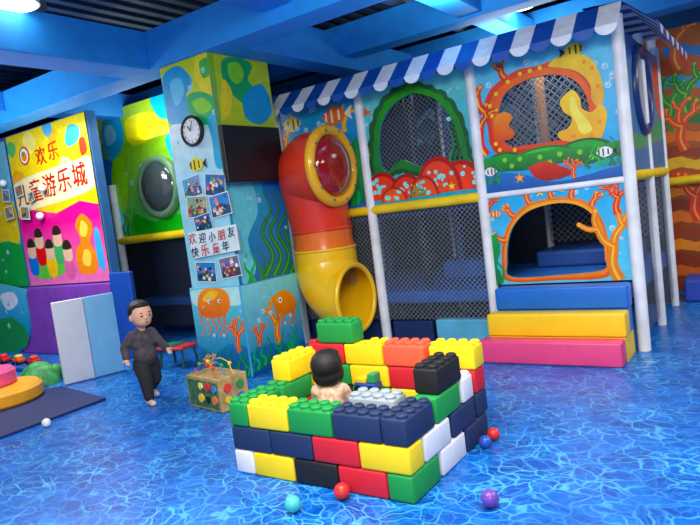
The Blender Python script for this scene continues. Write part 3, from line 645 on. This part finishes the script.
A.poly([(-40,288),(20,288),(26,300),(30,335),(20,352),(12,372),(-40,372)],((120,212,232),(30,120,200)),thick=.02); A.poly([(-8,330),(8,318),(26,330),(24,348),(-8,350)],(60,160,90),rag=.03); A.poly([(0,296),(12,292),(18,302),(8,310)],(240,245,250)); A.bubbles((2,298,22,330),6,.05)
tag(A.build('mural_board'),'blue and green wave shaped mural board at the left edge','mural board')
# ------------------------------------------------------------ things on the column
cc=pl(192,131,1,YC-.03)
ck=empty('wall_clock',cc,'round white wall clock with black rim high on the mural column','clock')
MB().cyl((cc.x,YC-.004,cc.z),(cc.x,YC-.035,cc.z),.138,n=40).build('case',M_BLACK,ck,True)
MB().torus((cc.x,YC-.038,cc.z),(0,1,0),.13,.014,40).build('rim',M_BLACK,ck,True)
A=Art(1,YC-.038); A.poly([(cc.x+.125*math.cos(k/32*6.283),cc.z+.125*math.sin(k/32*6.283)) for k in range(32)],(240,242,240),px=False,sm=False)
for k in range(12):
    a=math.pi/2-k*math.pi/6; t=str(k or 12); A.text(t,(cc.x+.1*math.cos(a)-.009*len(t),cc.z+.1*math.sin(a)-.011),.034,(20,20,25),px=False)
A.build('dial',ck)
for l,a,w in ((.06,125,.010),(.095,70,.007)):
    rr_=math.radians(a); d=Vector((math.cos(rr_),0,math.sin(rr_))); MB().cyl((cc.x,YC-.05,cc.z),Vector((cc.x,YC-.05,cc.z))+d*l,w/2,n=6).build('hand',M_BLACK,ck)
A=Art(1,YC-.012); fish(A,(196,165),.2,(245,225,60),(15,15,20),-1); tag(A.build('fish_sticker'),'black and yellow striped fish sticker under the wall clock','sticker')
def photo(cx,cy,w,h,rot,dep,label,base):
    D=.006+dep*.0025; A=Art(1,YC-D); c=A.uv((cx,cy))
    def q(a,b): a*=w/2;b*=h/2; return (c[0]+a*math.cos(rot)-b*math.sin(rot),c[1]+a*math.sin(rot)+b*math.cos(rot))
    A.poly([q(-1,-1),q(1,-1),q(1,1),q(-1,1)],(236,240,242),px=False,sm=False,thick=D-.001)
    A.poly([q(-.94,-.92),q(.94,-.92),q(.94,.92),q(-.94,.92)],base,px=False,sm=False)
    A.poly([q(-.94,-.92),q(.94,-.92),q(.94,-.2),q(.3,.05),q(-.94,-.3)],tuple(v*.6 for v in base),px=False,sm=False)
    for _ in range(20):
        a=random.uniform(-.88,.6);b=random.uniform(-.85,.55); s=random.uniform(.12,.28); A.poly([q(a,b),q(a+s,b),q(a+s*.9,b+s*1.2),q(a,b+s*1.1)],random.choice([(220,60,60),(240,200,60),(240,240,245),(30,40,60),(240,150,170),(90,170,90),(225,180,150),(50,110,180),(245,130,50)]),px=False,n=2)
    return tag(A.build('photograph'),label,'photograph','photographs stuck on the column')
photo(192,187,.26,.2,.12,0,'top left tilted photograph on the column, just below the fish sticker',(110,170,215))
photo(215,185,.27,.21,-.16,1,'top right tilted photograph on the column near its corner',(80,130,190))
photo(197,207,.28,.21,-.08,2,'middle left photograph on the column, overlapping the one above',(140,170,150))
photo(220,205,.27,.21,.1,3,'middle right photograph on the column, beside the corner edge',(90,150,210))
photo(203,223,.24,.16,.14,4,'small photograph on the column touching the top of the lettered sign',(60,110,170))
photo(206,272,.28,.2,-.06,0,'lower left photograph on the column, under the lettered sign',(80,140,200))
photo(230,267,.27,.2,.1,1,'lower right photograph on the column, under the lettered sign',(120,120,160))
A=Art(1,YC-.022); A.rectp([(188,233),(236,224),(240,250),(193,259)],(222,240,244),thick=.021)
for i,(ch_,px_,py_,h_,c_,r_) in enumerate((('欢',189,245,.12,(205,20,30),.18),('迎',199,243,.105,(25,30,60),.08),('小',209,242,.1,(25,30,60),.14),('朋',218,240,.105,(205,20,30),.08),('友',228,237,.1,(25,30,60),.16),
      ('快',192,257,.105,(25,30,60),.08),('乐',202,256,.12,(205,20,30),.18),('童',213,253,.105,(205,20,30),.1),('年',223,251,.1,(25,30,60),.14))):
    for dx in (0,.004): 
        q=A.uv((px_,py_)); A.text(ch_,(q[0]+dx,q[1]),h_,c_,px=False,rot=r_,bold=0,shear=.15)
tag(A.build('lettered_sign'),'pale sign with large red and dark Chinese handwriting on the column','sign')
tv=empty('television',(XR+.08,4.62,1.8),'black flat television mounted on the side of the mural column','television')
TX=XR+.12
a=pl(221,125,0,TX); b=pl(286,181,0,TX); y0_,y1_=a.y,min(b.y,4.96)
zt=(pl(222,125,0,TX).z+pl(282,127,0,TX).z)/2; zbm=(pl(228,181,0,TX).z+b.z)/2
MB().box((TX-.05,y0_,zbm),(TX,y1_,zt),.008).build('casing',M_BLACK,tv)
MB().box((TX,y0_+.02,zbm+.035),(TX+.003,y1_-.02,zt-.02)).build('screen',mat('tv_screen',(12,14,20),.45),tv)
MB().box((XR+.005,4.5,zbm+.15),(TX-.05,4.7,zt-.15)).build('wall_bracket',mat('steel',(170,170,175)),tv)
# ------------------------------------------------------------ activity cube & little table
ca,cb=gnd(190,406),gnd(223,414); dd=cb-ca; an=math.atan2(dd.y,dd.x); w=dd.length
ac=empty('activity_cube',cb,'wooden activity cube with shape holes and bead wires, beside the mural column','toy',rz=an)
hh=.27; W2=.27
MB().box((-w,0,.002),(0,W2,hh),.01).build('body',mat('plywood',(172,146,90),.5,var=.3,scale=18),ac,local=True)
MB().box((-w+.03,-.006,.03),(-.03,0,hh-.03)).build('side_board',mat('board_green',(60,110,62),.5,var=.4,scale=20),ac,local=True)
for k,(x,z,s,c_) in enumerate(((-.25,.2,.03,(240,220,120)),(-.15,.2,.035,(215,45,40)),(-.06,.19,.03,(60,130,210)),(-.26,.1,.035,(240,200,40)),(-.16,.1,.03,(30,30,35)),(-.07,.1,.035,(225,120,60)))):
    MB().cyl((x,-.018,z),(x,-.006,z),s,n=14 if k%2 else 5).build('shape_piece',mat('shape_%d'%k,c_,.4),ac,local=True)
for k,(y,z,s,c_) in enumerate(((.07,.19,.035,(225,60,50)),(.19,.19,.035,(50,140,70)),(.07,.09,.03,(240,190,40)),(.19,.09,.035,(40,90,180)))):
    MB().cyl((0,y,z),(.012,y,z),s,n=16).build('gear',mat('gear_%d'%k,c_,.4),ac,local=True)
for k,c_ in enumerate(((210,40,40),(40,120,200),(245,200,40))):
    yy=.05+.08*k; P=[(-w+.04+ (w-.08)*t/12,yy+.03*math.sin(t),hh+.09*math.sin(t/12*math.pi)+.02*math.sin(t*1.4)) for t in range(13)]
    MB().sweep(P,[.004]*13,6).build('wire',mat('wire_%d'%k,c_,.4),ac,True,local=True)
    for t in (3,5,8): MB().sph(P[t],.017,10).build('bead',mat('bead_%d'%((k+t)%4),((230,60,50),(50,150,80),(245,200,50),(60,90,190))[(k+t)%4],.4),ac,True,local=True)
tp=gnd(180,366)
tb=empty('play_table',tp,'low red and green play table between the walking child and the column','table',rz=.1)
MB().box((-.19,-.13,.2),(.19,.13,.235),.012).build('tabletop',mat('table_red',(200,55,65),.4),tb,local=True)
MB().box((-.16,-.1,.235),(.02,.1,.25),.006).build('tray',mat('tray_green',(40,130,90),.4),tb,local=True)
for sx in (-1,1):
    for sy in (-1,1): MB().cyl((sx*.17,sy*.11,0),(sx*.15,sy*.09,.2),.014,n=10).build('leg',mat('table_leg',(30,80,70),.4),tb,True,local=True)
# ------------------------------------------------------------ foam brick fort
u=.15; bh=.142; FX,FY=gnd(237,472).x,gnd(415,506).y
YS=1.09
BR=[]
def brick(x,y,d,row,colr,label,raw=False):
    nx,ny=(2,1) if d=='X' else (1,2) if d=='Y' else (1,1); BR.append((x,y if raw else y*YS,nx,ny,row,colr,label))
ordn=['first','second','third','fourth','fifth','sixth']; rown={1:'bottom',2:'second',3:'third',4:'fourth'}
def run(wall,row,items,frm):
    for i,(x,y,d,c_) in enumerate(items): brick(x,y,d,row,c_,'%s foam brick, %s from the %s, %s course of the %s wall'%(c_,ordn[i],frm,rown[row],wall))
run('front',1,[(1,0,'X','yellow'),(3,0,'X','black'),(5,0,'X','red')],'left')
run('left',1,[(0,0,'Y','white'),(0,2,'Y','yellow'),(0,4,'Y','green')],'front')
run('right',1,[(7,0,'Y','green'),(7,2,'Y','white'),(7,4,'Y','dark blue')],'front')
run('back',1,[(1,5.1,'X','green'),(3,5.1,'X','red'),(5,5.1,'X','yellow')],'left')
run('front',2,[(0,0,'X','dark blue'),(2,0,'X','dark blue'),(4,0,'X','red'),(6,0,'X','yellow')],'left')
run('left',2,[(0,1,'Y','green'),(0,3.05,'Y','red')],'front')
run('right',2,[(7,1,'Y','white'),(7,3.05,'Y','dark blue')],'front')
run('back',2,[(0,5.1,'X','black'),(2,5.1,'X','green'),(4,5.1,'X','yellow'),(6,5.1,'X','dark blue')],'left')
run('front',3,[(1,0,'X','yellow'),(3,0,'X','green'),(5,0,'X','dark blue')],'left')
run('left',3,[(0,0,'Y','green'),(0,2,'Y','green'),(0,4,'H','yellow')],'front')
run('right',3,[(7,0,'Y','dark blue'),(7,2,'Y','green'),(7,4,'H','white')],'front')
run('back',3,[(0,5.1,'X','green'),(2,5.1,'X','yellow'),(4,5.1,'X','red'),(6,5.1,'X','red')],'left')
brick(0,2.5,'Y',4,'yellow','yellow foam brick lying on top of the left wall of the fort')
brick(7,2.25,'Y',4,'black','black foam brick on top of the right wall of the fort')
for x,c_ in ((-.2,'red'),(1.82,'yellow'),(3.84,'coral'),(6.05,'yellow')):
    brick(x,5.1,'X',4,c_,{'red':'red foam brick under the highest green brick of the back wall','coral':'coral orange foam brick on the back wall beside the black brick'}.get(c_,'yellow foam brick on the back wall '+('between the red and coral bricks' if x<2 else 'at the right rear corner of the fort')))
brick(.4,5.1,'X',5,'green','highest green foam brick, standing alone on top of the back wall')
for r_,lab in ((1,'bottom light grey foam brick of the pile inside the fort'),(2,'middle light grey foam brick of the pile inside the fort'),(3,'topmost light grey foam brick of the pile inside the fort')): brick(4.6,1.5,'X',r_,'light grey',lab)
kc=pl(327,366,1,2.93); nseat=max(1,int((kc.z-.34)/bh))
kx,ky=(kc.x-FX)/u-.5,(kc.y-FY)/u-.5
for r_ in range(1,nseat+1): brick(kx,ky,'H',r_,'light grey',('lowest' if r_==1 else 'upper')+' light grey foam brick of the seat under the child in the fort',True)
BM={}
def make_bricks():
    for (x,y,nx,ny,row,colr,label) in BR:
        mask=[]
        for i in range(nx*2):
            for j in range(ny*2):
                sx,sy=x+.25+i*.5,y+.25+j*.5; cov=False
                for b in BR:
                    if b[4]==row+1 and b[0]-.2<sx<b[0]+b[2]+.2 and b[1]-.2<sy<b[1]+b[3]+.2: cov=True
                if not cov and not (abs(x-kx)<.01 and row==nseat): mask.append((i,j))
        k=(nx,ny,colr,tuple(mask))
        if k not in BM:
            m_=MB(); W,D=nx*u-.005,ny*u-.005
            m_.box((-W/2,-D/2,0),(W/2,D/2,bh-.003),.014)
            for i,j in mask:
                a=(-nx*2+1)/2*u/2+i*u/2; b=(-ny*2+1)/2*u/2+j*u/2
                m_.cyl((a,b,bh-.006),(a,b,bh+.010),.030,.030,16).cyl((a,b,bh+.010),(a,b,bh+.017),.030,.022,16)
            b0=m_.mesh('brick',True); b0.materials.append(MATS['foam_'+colr.replace(' ','_')]); BM[k]=b0
        o=bpy.data.objects.new('foam_brick',BM[k]); COL.objects.link(o)
        o.location=(FX+(x+nx/2)*u,FY+(y+ny/2)*u,(row-1)*bh+.001)
        tag(o,label,'foam brick','foam bricks of the little fort')
make_bricks()
# ------------------------------------------------------------ balls
for px,py,r_,c_,lab in ((47,427,.036,(232,232,236),'small white ball on the floor in front of the dark mat'),(294,512,.042,(70,190,190),'turquoise ball lying in front of the foam fort'),(343,499,.042,(225,50,45),'red ball lying against the front wall of the fort'),(491,507,.042,(110,70,170),'purple ball alone on the floor right of the fort'),(486,448,.037,(40,90,190),'blue ball at the right side of the foam fort'),(494,440,.037,(215,40,45),'red ball touching the blue ball beside the fort')):
    p=gnd(px,py)
    tag(MB().sph((p.x,p.y,r_),r_,24).build('play_ball',mat('ball_'+lab.split()[0]+lab.split()[1],c_,.3,var=.03),smooth=True),lab,'ball','loose play balls on the floor')
# ------------------------------------------------------------ people
def solid(name,prims,voxel,material,parent,sm=4):
    m_=MB()
    for p in prims:
        if p[0]=='e': m_.sph(p[1],p[2],16)
        elif p[0]=='c':
            m_.sph(p[1],p[2],12); m_.sph(p[3],p[4],12); m_.cyl(p[1],p[3],p[2],p[4],12)
    me=m_.mesh(name); o=bpy.data.objects.new(name,me); COL.objects.link(o)
    r_=o.modifiers.new('r','REMESH'); r_.mode='VOXEL'; r_.voxel_size=voxel; r_.use_smooth_shade=True
    s_=o.modifiers.new('s','SMOOTH'); s_.iterations=sm; s_.factor=.5
    dg=bpy.context.evaluated_depsgraph_get(); me2=bpy.data.meshes.new_from_object(o.evaluated_get(dg)); bpy.data.objects.remove(o)
    me2.polygons.foreach_set('use_smooth',[True]*len(me2.polygons)); me2.materials.clear()
    return link(name,me2,material,parent,local=True)
def chain(*a): return [('c',a[i][0],a[i][1],a[i+1][0],a[i+1][1]) for i in range(len(a)-1)]
def hand(w,d,side,s=1.0):
    w=Vector(w); d=Vector(d).normalized(); sd=d.cross(Vector((0,1,0))); sd=(sd if sd.length>.1 else Vector((1,0,0))).normalized()*side; nn=d.cross(sd)
    out=[('c',w,.016*s,w+d*.028*s,.018*s)]
    for k,l in enumerate((.026,.032,.030,.022)):
        b=w+d*.034*s+sd*(k-1.5)*.0105*s; mdl=b+d*l*.55*s+nn*.003; out+=chain((b,.0062*s),(mdl,.0056*s),(mdl+d*l*.4*s+nn*.010*s,.005*s))
    b=w+d*.012*s-sd*.016*s; out+=chain((b,.007*s),(b+(d*.6-sd).normalized()*.022*s,.006*s),(b+(d*1.2-sd).normalized()*.034*s,.005*s))
    return out
SKIN=mat('skin',(222,168,136),.5,var=.06); HAIR=mat('black_hair',(22,18,19),.6,var=.35,scale=60)
V=Vector
bp_=gnd(152,401)
boy=empty('person',bp_,'small child with short dark hair in dark grey top and black trousers, walking','person',rz=math.radians(78))
hc=V((0,-.045,.78))
Ls=V((-.085,0,.60)); Le=V((-.145,.05,.51)); Lw=V((-.165,.0,.42)); Rs=V((.085,-.01,.60)); Re=V((.14,-.03,.505)); Rw=V((.155,-.115,.45))
body=[('e',hc,(.094,.1,.115)),('e',hc+V((0,-.032,-.052)),(.07,.062,.056)),('e',hc+V((-.093,.005,-.022)),(.012,.018,.027)),('e',hc+V((.093,.005,-.022)),(.012,.018,.027)),('e',hc+V((0,-.1,-.028)),(.011,.012,.012)),
 ('c',hc+V((0,.02,-.08)),.036,V((0,0,.605)),.04),('e',V((0,0,.535)),(.095,.07,.09)),('e',V((0,-.012,.42)),(.092,.082,.088))]
body+=chain((Ls,.036),(Le,.030),(Lw,.021))+chain((Rs,.036),(Re,.030),(Rw,.021))
hipL,knL,anL=V((-.045,0,.345)),V((-.062,-.085,.205)),V((-.07,-.115,.06)); hipR,knR,anR=V((.045,0,.345)),V((.065,.01,.19)),V((.08,.125,.085))
body+=chain((hipL,.064),(knL,.048),(anL,.031))+chain((hipR,.064),(knR,.048),(anR,.031))
body+=[('c',anL+V((0,.01,-.03)),.026,anL+V((-.01,-.07,-.037)),.021),('c',anR+V((0,.01,-.03)),.026,anR+V((.01,-.06,-.058)),.021)]
body+=hand(Lw,(Lw-Le)+V((0,-.02,-.03)),1)+hand(Rw,(Rw-Re)+V((0,0,-.02)),-1)
solid('body',body,.0055,SKIN,boy,3)
SH=mat('dark_grey_shirt',(70,64,70),.85,var=.35,scale=22); TR=mat('black_trousers',(28,28,34),.85,var=.2)
sh=[('e',V((0,0,.535)),(.108,.083,.098)),('e',V((0,-.012,.43)),(.107,.098,.095)),('c',V((0,.0,.6)),.06,V((-.005,.0,.632)),.047)]+chain((Ls,.048),(Le,.042),(Lw+(Le-Lw)*.12,.033))+chain((Rs,.048),(Re,.042),(Rw+(Re-Rw)*.12,.033))
solid('shirt',sh,.007,SH,boy,4)
tr=[('e',V((0,-.005,.36)),(.103,.092,.06))]+chain((hipL,.076),(knL,.06),(anL+V((0,0,.015)),.044))+chain((hipR,.076),(knR,.06),(anR+V((0,0,.015)),.044))
solid('trousers',tr,.007,TR,boy,4)
for a,dz_ in ((anL,0),(anR,-.02)): solid('sock',[('c',a+V((0,.012,-.032)),.027,a+V((0,-.07+abs(dz_)*.4,-.034+dz_)),.024),('c',a+V((0,.005,-.02)),.03,a+V((0,0,.01)),.031)],.006,mat('white_sock',(205,205,210),.8),boy,3)
hr=[('e',hc+V((0,.022,.03)),(.1,.098,.098)),('e',hc+V((0,-.043,.083)),(.068,.043,.033)),('e',hc+V((0,.052,-.02)),(.085,.055,.065))]
solid('hair',hr,.007,HAIR,boy,3)
M_EYE=mat('eye_dark',(20,16,14),.2); M_LIP=mat('lip',(180,95,88),.5)
for sx in (-1,1):
    MB().sph(hc+V((sx*.035,-.092,-.008)),(.011,.006,.007),10).build('eye',M_EYE,boy,True,local=True)
    MB().sph(hc+V((sx*.036,-.092,.018)),(.015,.006,.003),8).build('eyebrow',HAIR,boy,True,local=True)
MB().sph(hc+V((0,-.094,-.06)),(.016,.006,.005),10).build('mouth',M_LIP,boy,True,local=True)
# seated child in the fort, back towards the viewer
zseat=nseat*bh
kid=empty('person',(kc.x,kc.y,zseat),'child with rounded black hair and pale top sitting inside the foam fort','person',rz=math.radians(200))
ch=kc.z-zseat-.012; zs=.0
hc=V((0,-.01,ch))
sL,sR=V((-.08,0,ch-.14)),V((.08,0,ch-.14)); eL,eR=V((-.105,-.04,ch-.22)),V((.105,-.04,ch-.22)); wL,wR=V((-.06,-.11,ch-.20)),V((.06,-.11,ch-.20))
body=[('e',hc,(.084,.09,.1)),('e',hc+V((0,-.028,-.045)),(.06,.054,.05)),('e',hc+V((-.085,0,-.018)),(.011,.016,.023)),('e',hc+V((.085,0,-.018)),(.011,.016,.023)),('e',hc+V((0,-.092,-.02)),(.010,.010,.010)),('c',hc+V((0,.01,-.065)),.033,V((0,0,ch-.13)),.036),
 ('c',V((0,0,ch-.17)),.068,V((0,.02,zs+.095)),.076)]+chain((sL,.031),(eL,.025),(wL,.018))+chain((sR,.031),(eR,.025),(wR,.018))+hand(wL,(0,-1,.1),1,.9)+hand(wR,(0,-1,.1),-1,.9)
for sx in (-1,1):
    a=V((sx*.045,0,zs+.062)); b=V((sx*.065,-.11,zs+.085)); c_=V((sx*.055,-.17,zs-.04)); body+=chain((a,.05),(b,.04),(c_,.027))+[('c',c_,.025,c_+V((0,-.04,-.01)),.02)]
solid('body',body,.0055,SKIN,kid,3)
solid('shirt',[('c',V((0,0,ch-.16)),.084,V((0,.02,zs+.10)),.09),('c',V((0,0,ch-.115)),.054,V((0,.005,ch-.1)),.048)]+chain((sL,.044),(eL,.037),(wL+(eL-wL)*.4,.031))+chain((sR,.044),(eR,.037),(wR+(eR-wR)*.4,.031)),.007,mat('pale_shirt',(214,178,150),.95,var=.4,scale=34),kid,4)
tz=[('e',V((0,.02,zs+.062)),(.09,.085,.058))]
for sx in (-1,1): tz+=chain((V((sx*.045,0,zs+.066)),.058),(V((sx*.065,-.11,zs+.085)),.048),(V((sx*.055,-.15,zs+.04)),.04))
solid('shorts',tz,.007,mat('brown_trousers',(90,60,50),.8),kid,3)
solid('hair',[('e',hc+V((0,.02,.024)),(.1,.099,.096)),('e',hc+V((0,-.044,.074)),(.07,.044,.034)),('e',hc+V((0,.042,-.04)),(.09,.06,.07)),('e',hc+V((-.066,.01,-.03)),(.034,.05,.06)),('e',hc+V((.066,.01,-.03)),(.034,.05,.06))],.007,HAIR,kid,3)
for sx in (-1,1): MB().sph(hc+V((sx*.03,-.084,-.002)),(.010,.006,.007),10).build('eye',M_EYE,kid,True,local=True)
MB().sph(hc+V((0,-.084,-.047)),(.014,.006,.005),10).build('mouth',M_LIP,kid,True,local=True)
# toy beside the seated child
q_=pl(367,380,1,FY+4.5*u)
ty=empty('toy_truck',(q_.x,q_.y,q_.z-.07),'blue and green plastic toy truck on a grey block beside the seated child','toy',rz=0)
MB().box((-.075,-.045,.02),(.08,.045,.06),.008).build('chassis',mat('toy_blue',(30,80,170),.4),ty,local=True)
MB().box((.025,-.04,.06),(.08,.04,.12),.01).build('cab',mat('toy_green',(40,150,90),.4),ty,local=True)
MB().box((-.07,-.04,.06),(.015,.04,.09),.006).build('load_bed',mat('toy_yellow',(235,200,40),.4),ty,local=True)
for sx in (-.045,.05):
    for sy in (-1,1): MB().cyl((sx,sy*.04,.024),(sx,sy*.055,.024),.024,n=16).build('wheel',M_BLACK,ty,True,local=True)
zt_=ty.location.z-.001
tag(MB().box((q_.x-.072,q_.y-.06,.001),(q_.x+.09,q_.y+.06,zt_),.012).build('foam_block',MATS['foam_light_grey']),'tall light grey foam block under the toy truck inside the fort','foam brick')
# ------------------------------------------------------------ right background play structure
YR=8.1
x0=pl(668,300,1,YR).x
rp=empty('play_structure',(x0+.8,YR,0),'distant play structure with orange striped coral mural panels at the right edge','play structure')
A=Art(1,YR,None)
A.poly([(x0-.1,0),(x0+2.6,0),(x0+2.6,3.0),(x0-.1,3.0)],((200,110,60),(130,64,40)),px=False,sm=False,thick=.03)
A.rect=(x0-.1,x0+2.6,0,3.0)
for k,(y_,c_) in enumerate(((44,(60,130,190)),(58,(218,84,46)),(76,(80,165,205)),(95,(60,150,70)),(112,(36,118,56)),(130,(236,122,50)),(146,(150,66,40)),(158,(240,190,60)),(172,(206,80,42)),(186,(242,145,60)),(200,(130,58,40)),(212,(228,120,50)),(226,(160,70,42)),(240,(240,150,64)),(254,(140,60,40)),(266,(222,110,52)),(280,(150,66,44)),(292,(60,110,180)))):
    A.poly([(664,y_+4),(680,y_-1),(695,y_+2),(720,y_-2),(722,y_+8),(700,y_+11),(682,y_+9),(666,y_+13)],c_,rag=.015)
for q,c1,c2 in (((676,130),(40,150,65),(120,205,80)),((690,118),(44,140,60),(130,205,90)),((686,150),(238,80,44),(252,180,100)),((700,220),(228,60,40),(252,160,100)),((680,70),(238,100,50),(252,190,110))): A.coral(q,.6,c1,c2,95,3,w=.12)
A.build('mural_panel',rp)
xx=pl(664,200,1,YR-.1).x; MB().cyl((xx,YR-.1,0),(xx,YR-.1,3.0),.05,n=14).build('post',M_WHITE,rp,True)
MB().cyl((x0-.1,YR-.12,1.3),(x0+2.6,YR-.12,1.3),.05,n=12).build('rail',M_YEL,rp,True)
tag(MB().box((x0+.25,YR-.62,0.001),(x0+1.9,YR-.18,.25),.03).build('foam_platform',mat('royal_vinyl2',(44,76,185),.5)),'low royal blue foam platform before the distant right play structure','platform')
# ------------------------------------------------------------ lights
def lamp(px,py,lab,r_=.16,z=3.4,drop=True):
    p=gnd(px,py,z-.03); t=empty('ceiling_lamp',(p.x,p.y,z-.06),lab,'ceiling lamp')
    MB().cyl((p.x,p.y,z-.05),(p.x,p.y,z-.001),r_,n=28).build('housing',M_WHITE,t,True)
    MB().cyl((p.x,p.y,z-.001),(p.x,p.y,ZC-.001),.015,n=8).build('stem',M_BLACK,t,True)
    MB().cyl((p.x,p.y,z-.062),(p.x,p.y,z-.052),r_*.85,n=28).build('diffuser',mat('lamp_glow',(255,250,240),.5,emit=9,var=0),t,True)
lamp(520,4,'round white glowing ceiling lamp above the striped awning',.19); lamp(16,2,'glowing round ceiling lamp in the upper left corner',.17)
def area(loc,size,pw,col=(1,1,1),rot=(0,0,0),name='area'):
    l=bpy.data.lights.new(name,'AREA'); l.size=size; l.energy=pw; l.color=col; o=bpy.data.objects.new(name,l); COL.objects.link(o); o.location=loc; o.rotation_euler=rot
WM=(1,.965,.91)
area((-.8,1.8,3.0),1.6,110,WM); area((-2.4,1.2,3.0),1.2,95,WM); area((-6.8,3.2,3.0),1.0,85,WM); area((1.2,3.8,3.0),1.4,60,WM)
area((.5,-1.5,3.2),2.0,165,WM,(math.radians(45),0,math.radians(35)))
area((-3.4,6.4,2.6),.8,6,WM); area((-1.7,6.2,2.6),.8,9,WM); area((-1.7,6.0,1.28),.5,2.5,WM); area((1.2,6.6,3.0),1.0,65,WM); area((-7.0,4.0,2.9),.9,14,WM); area((-6.2,5.05,2.9),.5,9,WM)  # includes fill lights added to brighten the structure interior and right background
UPR=(math.pi,0,0)
area((-2.2,5.0,2.9),.6,16,(.97,.99,1),UPR); area((-7.2,2.8,2.2),1.2,60,(.97,.99,1),UPR); area((-1.6,2.6,2.5),1.4,42,(.97,.99,1),UPR); area((-2.2,7.0,2.85),1.0,22,(.97,.99,1),UPR); area((-6.6,5.2,2.7),.5,10,(.97,.99,1),UPR)  # upward fill lights added to brighten ceiling and beams, no fixtures modelled here
w_=bpy.data.worlds.new('world'); SC.world=w_; w_.use_nodes=True; w_.node_tree.nodes['Background'].inputs[0].default_value=(.88,.9,.92,1); w_.node_tree.nodes['Background'].inputs[1].default_value=.55
